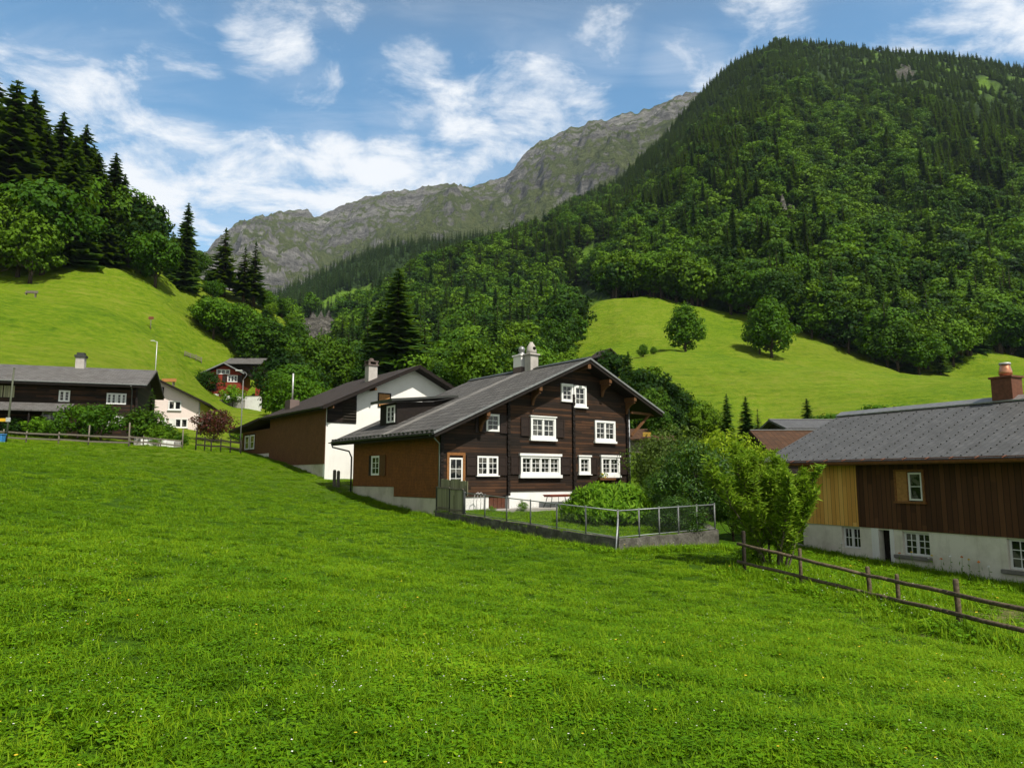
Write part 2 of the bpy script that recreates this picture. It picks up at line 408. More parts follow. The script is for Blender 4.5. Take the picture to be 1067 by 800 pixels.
SP3 = [tuple(P(*q)) for q in SURV] + [(0,0,-1.65),(-8,0,-1.3),(8,0,-2.1),(0,-25,-1.6),(-30,-20,.8),(30,-20,-4),(-45,15,4),(-70,60,9),(-150,60,34),(-150,160,75),
 (30,8,-4.2),(60,20,-5),(140,60,6),(200,150,30),(45,45,-4),(80,75,-1),(150,250,62),(230,260,75)]
SP3 = np.array(SP3, float)
class TPS:
    def __init__(s, X, z, lam=.02):
        s.X = X; n = len(X); K = s.k(X, X) + lam * np.eye(n) * 10
        Q = np.c_[np.ones(n), X]; A = np.block([[K, Q], [Q.T, np.zeros((3,3))]])
        s.w = np.linalg.solve(A, np.r_[z, 0, 0, 0])
    def k(s, A, B):
        d2 = ((A[:,None,:] - B[None,:,:])**2).sum(2) / 400
        return np.where(d2 > 1e-12, .5 * d2 * np.log(d2 + 1e-300), 0)
    def __call__(s, x, y):
        q = np.c_[np.ravel(x), np.ravel(y)]; out = []
        for i in range(0, len(q), 20000):
            b = q[i:i+20000]; out.append(s.k(b, s.X) @ s.w[:-3] + np.c_[np.ones(len(b)), b] @ s.w[-3:])
        return np.concatenate(out).reshape(np.shape(x))
_t = TPS(SP3[:, :2], SP3[:, 2])
def wav(x, y, seed, n=9, l0=1., l1=1.):
    r = np.random.RandomState(seed); o = 0
    for i in range(n):
        a = r.rand() * 6.283; f = 6.283 / (l0 * (l1 / l0) ** r.rand()); o = o + np.sin((x*np.cos(a) + y*np.sin(a)) * f + r.rand()*6.283 + 1.3*np.sin((y*np.cos(a)-x*np.sin(a))*f*.6))
    return o / n ** .5
def gz(x, y):
    x = np.asarray(x, float); y = np.asarray(y, float); d = np.hypot(x, y)
    k = np.clip((d - 75) / 60, 0, 1)
    px = CX + FL * x / np.maximum(y, 20)
    lim = np.interp(px, [-400, 100, 165, 205, 262, 330, 450, 560, 600, 650, 700, 735, 790, 830, 880, 940, 985, 1030, 1067, 1300, 1500], [190, 185, 195, 195, 192, 180, 150, 170, 225, 250, 246, 240, 228, 218, 212, 202, 208, 222, 220, 215, 215])
    e = np.maximum(y - lim, 0)
    return _t(x, y) - e * e / (e + 14) * 1.1 + wav(x, y, 3, 9, 1.2, 5) * .035 + k * (wav(x, y, 5, 12, 14, 60) * .55 + wav(x, y, 8, 10, 4, 12) * .13)
def g1(x, y): return float(gz(np.array([x]), np.array([y]))[0])
def on(px, D, dz=0):
    x = bearing_x(px, D); return Vector((x, D, g1(x, D) + dz))
def grid_mesh(name, X, Y, Z, m, attrs=None):
    h, w = X.shape; me = bpy.data.meshes.new(name)
    V = np.c_[X.ravel(), Y.ravel(), Z.ravel()]
    i = np.arange(h*w).reshape(h, w); F = np.stack([i[:-1,:-1], i[:-1,1:], i[1:,1:], i[1:,:-1]], -1).reshape(-1, 4)
    me.from_pydata(V.tolist(), [], F.tolist()); me.polygons.foreach_set('use_smooth', np.ones(len(F), bool))
    for k, a in (attrs or {}).items():
        at = me.attributes.new(k, 'FLOAT', 'POINT'); at.data.foreach_set('value', a.ravel().astype(np.float32))
    me.materials.append(MAT[m]); o = bpy.data.objects.new(name, me); COL.objects.link(o)
    return struct(o)
def graded(a, b, c, n, s):
    t = np.linspace(np.arcsinh((a-c)/s), np.arcsinh((b-c)/s), n); return c + s*np.sinh(t)
gx, gy = np.meshgrid(graded(-260, 300, 0, 300, 25), graded(-60, 330, 14, 320, 28))
PT = [P(1050,655,18), P(1100,640,19)]
pth = np.zeros_like(gx)
for q in (P(1040,645,19.5), P(1075,652,18.5), P(1010,652,17.2), P(1035,672,15.4), P(1072,684,14.6), P(1110,668,16.5)): pth = np.maximum(pth, np.clip(1.3 - np.hypot(gx - q.x, (gy - q.y)) / 2.2, 0, .8))
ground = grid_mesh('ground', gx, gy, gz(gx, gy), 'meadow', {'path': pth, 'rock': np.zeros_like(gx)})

# ------------------------------------------------------------------ mountains: one sheet per range, foot to crest and down the far side
def fbm(x, y, z, o=5, H=.9):
    return mnoise.fractal(Vector((x, y, z)), H, 2.05, o, noise_basis='PERLIN_ORIGINAL')
def ridged(x, y, z, o=6):
    return mnoise.ridged_multi_fractal(Vector((x, y, z)), .9, 2.1, o, .95, 2.0, noise_basis='PERLIN_ORIGINAL')
class Range:
    def __init__(s, cols, bow, amp, freq, seed, rough=0):
        c = np.array([(px, *_e(px, yb, Db), *_e(px, yr, Dr)) for px, yb, Db, yr, Dr in cols], float)
        s.px = c[:,0]; s.zb = c[:,1]; s.Db = c[:,2]; s.zr = c[:,3]; s.Dr = c[:,4]
        s.bow = bow; s.amp = amp; s.freq = freq; s.seed = seed; s.rough = rough
    def prof(s, px):
        f = lambda a: np.interp(px, s.px, a)
        return f(s.zb), f(s.Db), f(s.zr), f(s.Dr)
    def z(s, px, D):
        zb, Db, zr, Dr = s.prof(px); t = (D - Db) / (Dr - Db)
        tt = np.clip(t, 0, 1); base = zb + (zr - zb) * (tt - s.bow * tt * (1 - tt))
        back = np.where(t > 1, (t - 1) * (Dr - Db) * .55, 0); front = np.where(t < 0, t * (Dr - Db) * 1.1, 0)
        return base - back + front
    def nz(s, px, D):
        # ridges and gullies
        x = bearing_x(px, D); zb, Db, zr, Dr = s.prof(px); t = np.clip((D - Db) / (Dr - Db), 0, 1.2)
        w = np.clip(t * 4, 0, 1) * np.where(t < .70, 1, np.clip(1 - (t - .70) * 3.0, s.rough, 1))
        out = np.zeros(np.shape(x)); X = np.ravel(x); Y = np.ravel(D + 0*x); o = out.ravel()
        for i in range(len(X)):
            o[i] = (ridged(X[i]*s.freq + s.seed, Y[i]*s.freq*.55, s.seed) - 1.05) * .8 + fbm(X[i]*s.freq*3.1, Y[i]*s.freq*2.2, s.seed + 5) * .35
        return o.reshape(np.shape(x)) * s.amp * w
def _e(px, py, D): return P(px, py, D).z, D
forest_cols = [(150,408,200,345,330),(250,402,180,338,420),(300,412,140,335,470),(350,418,130,334,500),(385,418,130,322,560),(405,418,130,306,600),(425,418,132,292,640),(450,418,135,278,670),(500,418,140,256,710),
 (560,412,150,234,770),(600,362,200,214,810),(650,319,236,191,850),(700,326,230,146,905),(735,329,226,106,935),(760,331,222,83,955),(790,336,215,62,965),
 (830,353,205,43,985),(880,371,200,46,1000),(940,393,190,53,1000),(985,386,195,56,1000),(1030,366,207,60,1000),(1067,380,208,66,1000),(1200,385,200,92,1000),(1500,390,200,150,1000)]
FR = Range(forest_cols, .16, 26, .0062, 3.3)
_fpx = np.linspace(150, 1500, 330)[None, :]; _ft = np.linspace(-.06, 1.3, 150)[:, None] ** 1
_zb, _Db, _zr, _Dr = FR.prof(_fpx); fD = _Db + (_Dr - _Db) * np.sign(_ft) * np.abs(_ft) ** 1.15; fP = _fpx + 0*fD
fZ = FR.z(fP, fD) - 1.2*np.clip(1 - _ft*12, 0, 1); fN = FR.nz(fP, fD); fZ = fZ + fN
def project(x, y, z):
    d = y * CP + z * SP; return CX + FL * x / d, CY - FL * (z * CP - y * SP) / d
fX = bearing_x(fP, fD); fu, fv = project(fX, fD, fZ)
def patch(u, v, poly):
    inside = np.zeros(np.shape(u), bool); n = len(poly)
    for i in range(n):
        (x0, y0), (x1, y1) = poly[i], poly[(i+1) % n]
        c = ((y0 > v) != (y1 > v)) & (u < (x1-x0) * (v-y0) / ((y1-y0) + 1e-9) + x0); inside ^= c
    return inside
GLADES = [[(600,264),(622,257),(624,278),(606,286),(604,312),(640,312),(640,322),(580,322),(588,300)], [(334,313),(352,305),(384,298),(383,306),(372,314),(345,320)],
          [(838,104),(850,96),(856,106),(846,114)], [(1016,86),(1030,80),(1034,92),(1022,98)], [(560,232),(572,226),(574,238),(563,243)], [(1010,150),(1022,140),(1026,152),(1014,160)]]
CLIFFS = [[(306,346),(318,336),(338,322),(349,332),(344,362),(334,372),(312,366)], [(797,216),(812,210),(838,226),(838,234),(818,228)], [(930,74),(948,70),(956,80),(938,84)]]
m_gr = np.zeros_like(fX); m_rk = np.zeros_like(fX)
m_gr[(_ft < .018) & (fP > 590)] = 1
for q in GLADES: m_gr[patch(fu, fv, q)] = 1
alp = np.clip((fu - 850)/60, 0, 1) * np.clip((125 - fv)/40, 0, 1) * np.clip(wav(fX, fZ*1.5, 55, 8, 25, 90) * .8, 0, 1)
m_gr = np.maximum(m_gr, alp * .75)
for q in CLIFFS: m_rk[patch(fu, fv, q)] = 1
# the rock faces stand steeper than the slope round them
fZ = fZ + m_rk * (np.sin(fP*2.3 + fD*.5) + np.sin(fP*.9 - fD*1.1)) * 3.5
mountain = grid_mesh('mountainside', fX, fD, fZ, 'forest_floor', {'grass': m_gr, 'rock': m_rk})
def f_height(px, D):
    # bilinear lookup in the built sheet
    px = np.asarray(px, float); D = np.asarray(D, float)
    zb, Db, zr, Dr = FR.prof(px); t = (D - Db) / (Dr - Db); t = np.sign(t) * np.abs(t) ** (1/1.15)
    i = (t + .06) / 1.36 * 149; j = (px - 150) / 1350 * 329
    i0 = np.clip(np.floor(i).astype(int), 0, 148); j0 = np.clip(np.floor(j).astype(int), 0, 328); a = np.clip(i - i0, 0, 1); b = np.clip(j - j0, 0, 1)
    return fZ[i0,j0]*(1-a)*(1-b) + fZ[i0+1,j0]*a*(1-b) + fZ[i0,j0+1]*(1-a)*b + fZ[i0+1,j0+1]*a*b
SPUR = Range([(180,345,640,352,1000),(235,340,640,322,1000),(265,336,640,318,1000),(290,334,640,306,1000),(330,330,640,286,1000),(370,325,660,268,1000),(400,320,680,257,1000),(440,315,700,252,1000),
              (480,310,720,249,1010),(520,300,760,246,1020),(600,290,800,246,1020)], 0, 12, .006, 9.1)
sP, sT = np.meshgrid(np.linspace(180, 600, 110), np.linspace(-.1, 1.3, 60)); _a, sDb, _b, sDr = SPUR.prof(sP); sD = sDb + (sDr - sDb) * sT
sZ = SPUR.z(sP, sD) + SPUR.nz(sP, sD); sX = bearing_x(sP, sD); su, sv = project(sX, sD, sZ)
s_gr = patch(su, sv, [(334,313),(352,305),(386,297),(386,308),(372,318),(330,322)]).astype(float)
spur = grid_mesh('wooded_spur', sX, sD, sZ, 'forest_floor', {'grass': s_gr, 'rock': np.zeros_like(sX)})
rock_cols = [(60,330,1500,300,2500),(150,330,1500,276,2560),(190,330,1450,268,2600),(208,335,1400,257,2640),(225,335,1400,242,2640),(240,335,1400,233,2620),(258,335,1400,225,2600),(285,334,1400,222,2560),
 (312,333,1380,222,2540),(325,332,1380,225,2520),(345,332,1360,218,2500),(362,330,1350,207,2480),(375,330,1340,203,2460),(400,330,1320,200,2440),(430,328,1300,197,2400),(450,326,1300,192,2380),
 (460,325,1290,190,2370),(475,325,1290,195,2350),(490,324,1280,196,2330),(510,322,1280,187,2300),(525,320,1270,180,2280),(545,318,1260,160,2250),(570,316,1250,142,2220),(590,315,1240,138,2200),
 (620,312,1240,126,2160),(645,310,1230,120,2130),(680,308,1220,113,2100),(705,306,1220,105,2080),(725,305,1210,97,2060),(740,304,1210,97,2050),(770,300,1200,104,2040),(830,300,1200,150,2000)]
RR = Range(rock_cols, .10, 120, .0024, 6.7, .16)
rP, rT = np.meshgrid(np.linspace(60, 830, 470), np.r_[np.linspace(-.05, 1.02, 250), np.linspace(1.05, 1.35, 14)]); _a, rDb, _b, rDr = RR.prof(rP); rD = rDb + (rDr - rDb) * rT
rZ = RR.z(rP, rD) + RR.nz(rP, rD)
rX = bearing_x(rP, rD)
for i in range(rZ.shape[0]):
    for j in range(rZ.shape[1]):
        if rT[i,j] > .04:
            # benches and small broken crags
            s_ = rZ[i,j] / 46 + .9 * fbm(rX[i,j]*.0016, rD[i,j]*.0016, 4.4, 4); fr = s_ - math.floor(s_)
            rZ[i,j] += ((fr ** 2.2 - fr) * 26 + ridged(rX[i,j]*.008, rD[i,j]*.006, rZ[i,j]*.006, 5) * 30 + (ridged(rX[i,j]*.022, rD[i,j]*.018, rZ[i,j]*.018, 4) - 1) * 17 - 28) * min(1, rT[i,j]*3) * (1 if rT[i,j] < .96 else .55)
rocky = np.clip((430 - rP) / 160, 0, 1) * np.clip(1.1 - rT, .3, 1) + np.clip((rT - .72) * 3, 0, .8)
rockm = grid_mesh('rocky_mountain', rX, rD, rZ, 'mountain_rock', {'rocky': rocky})
# ------------------------------------------------------------------ trees
def rv(rnd):
    while True:
        v = Vector((rnd.uniform(-1,1), rnd.uniform(-1,1), rnd.uniform(-1,1)))
        if .05 < v.length < 1: return v.normalized()
def leaf_quad(mb, c, nrm, s, rnd, asp=1.0, along=None):
    a = along if along is not None else nrm.orthogonal().normalized()
    a = (a - nrm * a.dot(nrm))
    if a.length < 1e-3: a = nrm.orthogonal()
    a.normalize(); b = nrm.cross(a)
    if along is None:
        t = rnd.uniform(0, 6.283); a, b = a*math.cos(t) + b*math.sin(t), b*math.cos(t) - a*math.sin(t)
    l = s * rnd.uniform(.65, 1.35); w = l * asp
    k = nrm * l * .18
    mb.add([c - a*l*.5, c + b*w*.5 - k*.3, c + a*l*.5 - k, c - b*w*.5 - k*.3], [(0,1,2,3)])
def broadleaf(seed, H, Rr, clumps, per, leaf, trunk_r=None, base=.22, asp=.8, squash=.46, top=1.0, low=True):
    rnd = random.Random(seed); tr = MB(); cr = MB(); trunk_r = trunk_r or H * .022
    hz = H * .58
    tr.tube([(0,0,-.4), (rnd.uniform(-.1,.1),0,H*.15), (rnd.uniform(-.3,.3)*Rr*.2,rnd.uniform(-.3,.3)*Rr*.2,H*.4), (0,0,H*.75)], [trunk_r*1.3, trunk_r, trunk_r*.7, trunk_r*.2], 7)
    pts = []
    for i in range(clumps):
        z = 1 - 2*(i+.5)/clumps; ph = i*2.39996 + rnd.uniform(-.5,.5); rr = math.sqrt(1-z*z)
        d = Vector((rr*math.cos(ph), rr*math.sin(ph), z))
        k = rnd.uniform(.52, .92)
        wid = 1 if z < 0 else (1 - .25*z) * top
        c = Vector((d.x*Rr*k*wid, d.y*Rr*k*wid, hz + d.z*H*squash*k*.9))
        if c.z < H*base: c.z = H*base + rnd.uniform(0,.1)*H
        pts.append(c)
    pts += [Vector((rnd.uniform(-.3,.3)*Rr, rnd.uniform(-.3,.3)*Rr, H*rnd.uniform(.4,.8))) for _ in range(max(2, clumps//6))]
    for c in pts:
        if rnd.random() < .6:
            s = Vector((0,0,max(H*.1, c.z - Rr*.55))); m = (s + c)*.5 + Vector((0,0,-.05*H)); tr.tube([s, m, c], [trunk_r*.4, trunk_r*.25, trunk_r*.06], 5, False)
        cs = Rr * rnd.uniform(.26, .46)
        for _ in range(per):
            d = rv(rnd); d.z = d.z*.75 + .12
            rad = cs * rnd.uniform(.55, 1.08)
            p = c + Vector((d.x, d.y, d.z*.8)) * rad
            n = (d + Vector((0,0,.35)) + rv(rnd)*.5).normalized()
            leaf_quad(cr, p, n, leaf, rnd, asp)
    return tr, cr
def conifer(seed, H, Rr, layers, per, segs=4, bare=.06, droop=.35, pw=.85):
    rnd = random.Random(seed); tr = MB(); cr = MB(); r0 = H*.016
    tr.tube([(0,0,-.5),(0,0,H*.3),(0,0,H*.97)], [r0*1.2, r0*.9, .02], 6)
    for i in range(layers):
        t = (i + rnd.uniform(-.35,.35)) / layers; t = min(max(t, 0), .985); z = H*(bare + (1-bare)*t)
        rad = Rr * (1 - t)**pw * rnd.uniform(.72, 1.08) + H*.008
        n = max(4, int(per*(.45+.55*(1-t))))
        for j in range(n):
            a = 6.283*(j + rnd.uniform(-.4,.4))/n + i*1.9; L = rad*rnd.uniform(.6,1.12)
            d = Vector((math.cos(a), math.sin(a), 0)); side = Vector((-d.y, d.x, 0)); w = L*.40 + .14
            z0 = z + rnd.uniform(-.5,.5)*H/layers
            prev = None
            for k in range(segs+1):
                u = k/segs; c = d*L*u + Vector((0,0,z0 - droop*L*u**1.3 + (.14*L*u**3)))
                ww = w*(1-u)**.7*(.25+1.1*u) if k < segs else .02
                hang = Vector((0,0,-ww*.55))
                cur = (c + side*ww*rnd.uniform(.7,1.2) + hang, c, c - side*ww*rnd.uniform(.7,1.2) + hang)
                if prev is not None:
                    cr.add([prev[0], prev[1], cur[1], cur[0]], [(0,1,2,3)]); cr.add([prev[1], prev[2], cur[2], cur[1]], [(0,1,2,3)])
                prev = cur
    for k in range(5):
        a = k*1.256; cr.add([(0,0,H*1.0),(math.cos(a)*.03*H*.4,math.sin(a)*.03*H*.4,H*.93),(math.cos(a+.9)*.02*H*.4,math.sin(a+.9)*.02*H*.4,H*.93)], [(0,1,2)])
    return tr, cr
class Kind:
    # a kind of tree: shared trunk and crown meshes, real size of the source, then any number of individuals
    def __init__(s, tc, H, bark, leaf_m):
        s.H = H; s.t = tc[0].mesh('trunk', bark, True); s.c = tc[1].mesh('crown', leaf_m)
    def put(s, name, label, cat, loc, h, wide=1., group=None, rz=None):
        k = h / s.H; o = thing(name, label, cat, loc, random.uniform(0, 6.28) if rz is None else rz, group)
        o.scale = (k*wide, k*wide, k)
        for n, me in (('trunk', s.t), ('crown', s.c)):
            c = bpy.data.objects.new(n, me); COL.objects.link(c); c.parent = o
        return o
KC = [Kind(conifer(1, 26, 4.6, 54, 15, 4, .03, .42, .62), 26, 'bark', 'needle'), Kind(conifer(2, 24, 4.1, 50, 14, 4, .03, .55, .66), 24, 'bark', 'needle'),
      Kind(conifer(3, 22, 4.4, 34, 11, 4, .1, .25, 1.0), 22, 'bark', 'needle_light'), Kind(conifer(4, 20, 3.2, 30, 9, 3, .18, .3), 20, 'bark', 'needle')]
KB = [Kind(broadleaf(11, 14, 5.6, 34, 110, .62), 14, 'bark', 'forest_leaf'), Kind(broadleaf(12, 13, 5.0, 28, 120, .6, top=.8), 13, 'bark', 'forest_leaf'),
      Kind(broadleaf(13, 12, 5.6, 30, 110, .6, squash=.42), 12, 'bark', 'forest_leaf_bright'), Kind(broadleaf(14, 15, 4.7, 30, 120, .6, top=.75), 15, 'bark', 'forest_leaf')]
KM = Kind(broadleaf(15, 10, 4.2, 40, 110, .5, base=.04, squash=.52, top=.8), 10, 'bark', 'forest_leaf_bright')
def kind_top(px, D, top_py):
    b = on(px, D); return b, P(px, top_py, D).z - b.z
def tree(K, name, label, cat, px, D, top, wide=1., group=None):
    b, h = kind_top(px, D, top); return K.put(name, label, cat, b - Vector((0,0,.15)), h, wide, group)

# spruces and broadleaf trees along the upper edge of the left meadow
GLS = 'spruces above the left meadow'; GLB = 'broadleaf trees round the left meadow'
LS = 'tall dark spruce in the row along the upper edge of the left meadow'
for i, (px, D, top) in enumerate([(-62,142,60),(-38,150,78),(-14,140,82),(6,150,92),(24,146,128),(40,150,115),(56,144,140),(66,158,128),(82,154,158),(101,158,158),(93,150,185),(112,160,180),(-50,160,70),(-90,150,66),(-118,146,70),(-146,152,58),(-176,148,62),(-205,150,66),(14,164,108),(50,166,136),(76,168,150)]):
    tree(KC[i % 2], 'spruce_tree', LS, 'spruce tree', px, D, top, 1.55, GLS)
for px, D, top, w, lb in [(183,170,210,1.2,'dense dark spruce standing alone right of the left tree row'),(168,172,240,1.0,'shorter dark spruce close beside the dense lone spruce')]:
    tree(KC[0], 'spruce_tree', lb, 'spruce tree', px, D, top, w)
for px, D, top, w, lb in [(225,182,236,1.9,'slim open-branched larch with bare lower trunk on the left skyline'),(247,182,256,1.7,'shorter dark larch in the middle of three on the left skyline'),(258,184,250,1.6,'slender larch rightmost of three on the left skyline')]:
    tree(KC[3], 'larch_tree', lb, 'larch tree', px, D, top, w)
LB = 'green broadleaf tree in front of the tall spruces above the left meadow'
for i, (px, D, top) in enumerate([(-20,132,212),(-58,134,205),(-100,134,206),(-150,136,200),(4,136,200),(18,133,215),(30,138,180),(48,146,200),(62,146,215),(84,150,215),(70,152,180)]):
    tree(KB[i % 4], 'broadleaf_tree', LB, 'tree', px, D, top, .95, GLB)
LB2 = 'broadleaf tree on the falling skyline between the spruce row and the lone spruce'
for i, (px, D, top) in enumerate([(122,156,196),(137,156,204),(152,152,238),(146,160,225)]):
    tree(KB[i % 4], 'broadleaf_tree', LB2, 'tree', px, D, top, 1.0, GLB)
LB3 = 'leafy tree in the thicket running down the slope right of the left meadow'
rnd = random.Random(5)
for i in range(118):
    px = rnd.uniform(163, 345); D = rnd.uniform(108, 192)
    if px < 290 and D < 152 - max(0, 205-px)*.4: continue
    b = on(px, D); pv = project(b.x, b.y, b.z)
    if px < 200 and pv[1] > 330 - (200-px)*1.5: continue
    if px < 215 and pv[1] > 352: continue
    KB[i % 4].put('broadleaf_tree', LB3, 'tree', b - Vector((0,0,.2)), rnd.uniform(7.5, 12.5) * (.62 if px > 300 else .5 if px > 196 and D > 160 else 1), rnd.uniform(.9,1.2), GLB)

# forest on the mountainside
GFB = 'broadleaf trees of the mountain forest'; GFC = 'conifers of the mountain forest'
LFB = 'broadleaf tree in the dense forest covering the mountainside behind the houses'
LFC = 'dark conifer in the dense forest covering the mountainside behind the houses'
rs = np.random.RandomState(21); NT = 52000
cand_px = rs.uniform(225, 1330, NT); zb_, Db_, zr_, Dr_ = FR.prof(cand_px)
cand_D = np.sqrt(rs.uniform(0, 1, NT) * ((Dr_+25)**2 - Db_**2) + Db_**2)
keep = rs.uniform(0, 1, NT) < (np.interp(cand_px, [225, 400, 600, 1330], [.55, .75, 1, 1]) * np.interp(cand_D, [120, 300, 1000], [1.0, .95, .9]))
cand_px, cand_D = cand_px[keep], cand_D[keep]
def spaced(x, y, r):
    cell = {}; ok_ = np.zeros(len(x), bool)
    for i in range(len(x)):
        ri = r[i]; k = (int(x[i]//12), int(y[i]//12)); good = True
        for a in (-1,0,1):
            for b in (-1,0,1):
                for j in cell.get((k[0]+a, k[1]+b), ()):
                    if (x[i]-x[j])**2 + (y[i]-y[j])**2 < ri*ri: good = False; break
                if not good: break
            if not good: break
        if good: cell.setdefault(k, []).append(i); ok_[i] = True
    return ok_
sp_ = spaced(bearing_x(cand_px, cand_D), cand_D, np.interp(cand_D, [120, 300, 700, 1000], [4.6, 5.2, 4.7, 3.9]))
cand_px, cand_D = cand_px[sp_], cand_D[sp_]; print('TREES', len(cand_px))
cx_ = bearing_x(cand_px, cand_D); cz_ = f_height(cand_px, cand_D); gl = gz(cx_, cand_D)
uu, vv = project(cx_, cand_D, cz_)
ok = (cz_ > gl - 3) | (cand_px < 600)
zz = np.maximum(cz_, gl); ok &= ~((zz - cz_ > 6))
for q in GLADES[:1]: ok &= ~patch(uu, vv, [(599,263),(625,254),(627,284),(602,292)]) & ~patch(uu, vv, [(586,298),(640,304),(645,356),(606,356),(586,322)])
for q in GLADES[1:] + CLIFFS: ok &= ~patch(uu, vv, q)
ok &= ~patch(uu, vv, [(300,348),(318,332),(340,318),(354,330),(352,392),(322,396),(304,372)]) & ~patch(uu, vv - 5, CLIFFS[1])
ok &= ~((cand_px < 262) & (cand_D < 175))
cand_px, cand_D, cx_, zz, uu, vv = [a[ok] for a in (cand_px, cand_D, cx_, zz, uu, vv)]
ne = 420; e_px = rs.uniform(640, 1330, ne); e_D = np.interp(e_px, FR.px, FR.Db) + rs.uniform(3, 22, ne)
e_x = bearing_x(e_px, e_D); e_z = np.maximum(f_height(e_px, e_D), gz(e_x, e_D)); e_u, e_v = project(e_x, e_D, e_z)
cand_px, cand_D, cx_, zz, uu, vv = [np.r_[a, b] for a, b in ((cand_px, e_px), (cand_D, e_D), (cx_, e_x), (zz, e_z), (uu, e_u), (vv, e_v))]
nf = wav(cx_, cand_D, 31, 8, 60, 260) * .5 + wav(cx_, zz, 33, 8, 25, 80) * .28
tt_ = (zz - 60) / 420
pcon = .27 + .62 * np.clip(tt_, 0, 1) + .38 * nf
pcon = np.where(vv > 290, np.minimum(pcon, .22 + .25*nf), pcon)
pcon = np.where((uu > 790) & (uu < 960) & (vv > 80) & (vv < 320), pcon - .22, pcon)
pcon = np.where((uu > 640) & (uu < 790) & (vv < 230), pcon + .25, pcon); pcon = np.where((uu > 930) & (vv < 200), pcon + .25, pcon)
con = rs.uniform(0, 1, len(pcon)) < pcon
thin = (uu > 850) & (vv < 125) & (wav(cx_, zz*1.5, 55, 8, 25, 90) > .15) & (rs.uniform(0,1,len(uu)) < .72)
hgt = np.where(con, rs.uniform(13, 25, len(con)), rs.uniform(10, 18, len(con))) * np.where(cand_D > 650, .58, 1) * np.where(cand_D < 190, .8, 1)
sel = ~thin
inview = sel & (uu > -10) & (uu < 1080)
rocking = rs.uniform(0, 1, len(con))
def forest(mask, protos_idx, K, name, label, cat, group, stuff_name, cap):
    ids = np.where(mask & inview)[0]; ids = ids[np.argsort(cand_D[ids] / hgt[ids])]; big = set(ids[:cap].tolist())
    for i in ids[:cap]:
        k = K[protos_idx[int(rocking[i]*len(protos_idx))]]
        k.put(name, label, cat, (cx_[i], cand_D[i], zz[i]-.4), hgt[i], .9 + .35*rocking[(i*7) % len(rocking)], group, rocking[i]*6.28)
    rest = [i for i in np.where(mask & sel)[0] if i not in big]
    return np.array(rest)
def scatter(name, pts, rot, scl, pick, protos, label, cat):
    me = bpy.data.meshes.new(name); me.from_pydata([tuple(p) for p in pts], [], [])
    for nm, ty, a, key in (('rot','FLOAT_VECTOR',rot,'vector'),('scl','FLOAT_VECTOR',scl,'vector'),('pick','INT',pick,'value')):
        at = me.attributes.new(nm, ty, 'POINT'); at.data.foreach_set(key, np.asarray(a).ravel())
    o = bpy.data.objects.new(name, me); COL.objects.link(o); stuff(o); tag(o, label, cat)
    ng = bpy.data.node_groups.new(name, 'GeometryNodeTree'); N = ng.nodes; L = ng.links
    ng.interface.new_socket('Geometry', in_out='INPUT', socket_type='NodeSocketGeometry'); ng.interface.new_socket('Geometry', in_out='OUTPUT', socket_type='NodeSocketGeometry')
    gi = N.new('NodeGroupInput'); go = N.new('NodeGroupOutput'); ip = N.new('GeometryNodeInstanceOnPoints'); jn = N.new('GeometryNodeJoinGeometry')
    for p in reversed(protos):
        oi = N.new('GeometryNodeObjectInfo'); oi.inputs[0].default_value = p; oi.inputs['As Instance'].default_value = True; L.new(oi.outputs['Geometry'], jn.inputs[0])
    def na(nm, ty):
        a = N.new('GeometryNodeInputNamedAttribute'); a.data_type = ty; a.inputs[0].default_value = nm; return a.outputs[0]
    L.new(gi.outputs[0], ip.inputs['Points']); L.new(jn.outputs[0], ip.inputs['Instance']); ip.inputs['Pick Instance'].default_value = True
    L.new(na('pick','INT'), ip.inputs['Instance Index'])
    e2r = N.new('FunctionNodeEulerToRotation'); L.new(na('rot','FLOAT_VECTOR'), e2r.inputs[0]); L.new(e2r.outputs[0], ip.inputs['Rotation'])
    L.new(na('scl','FLOAT_VECTOR'), ip.inputs['Scale']); L.new(ip.outputs[0], go.inputs[0])
    md = o.modifiers.new('scatter', 'NODES'); md.node_group = ng
    return o
def proto(name, tc, mats):
    mb = MB(); mb.add(tc[0].v, tc[0].f); mb.cur = 1; mb.add(tc[1].v, tc[1].f)
    return bpy.data.objects.new(name, mb.mesh(name, mats))
FB = [(proto('far_broadleaf', broadleaf(41+i, 13, 5.2 + .3*i, 20, 48, 1.05, top=(.85,1,.7)[i]), ['bark', ('forest_leaf','forest_leaf_bright','forest_leaf')[i]]), 13) for i in range(3)]
FC = [(proto('far_conifer', conifer(51+i, 20, (3.8, 3.3, 3.6)[i], 20, 9, 2, .05, .4, .8), ['bark', ('needle','needle','needle_light')[i]]), 20) for i in range(3)]
rest_b = forest(~con, [0,1,2,3,0,3], KB, 'broadleaf_tree', LFB, 'tree', GFB, 'broadleaf_forest', 120)
rest_c = forest(con, [0,1,3,3,2,1], KC, 'conifer', LFC, 'conifer', GFC, 'conifer_forest', 285)
def forest_rest(name, ids, protos, label, cat, wd, extra=None):
    n = len(ids); pk = rs.randint(0, len(protos), n); h0 = np.array([protos[i][1] for i in pk]); k = hgt[ids] / h0; w = k * rs.uniform(*wd, n)
    pts = np.c_[cx_[ids], cand_D[ids], zz[ids] - .4]; rot = np.c_[rs.uniform(-.04,.04,n), rs.uniform(-.04,.04,n), rs.uniform(0,6.28,n)]; sc = np.c_[w, w, k]
    if extra is not None:
        pts = np.r_[pts, extra[0]]; rot = np.r_[rot, extra[1]]; sc = np.r_[sc, extra[2]]; pk = np.r_[pk, extra[3]]
    return scatter(name, pts, rot, sc, pk, [p[0] for p in protos], label, cat)
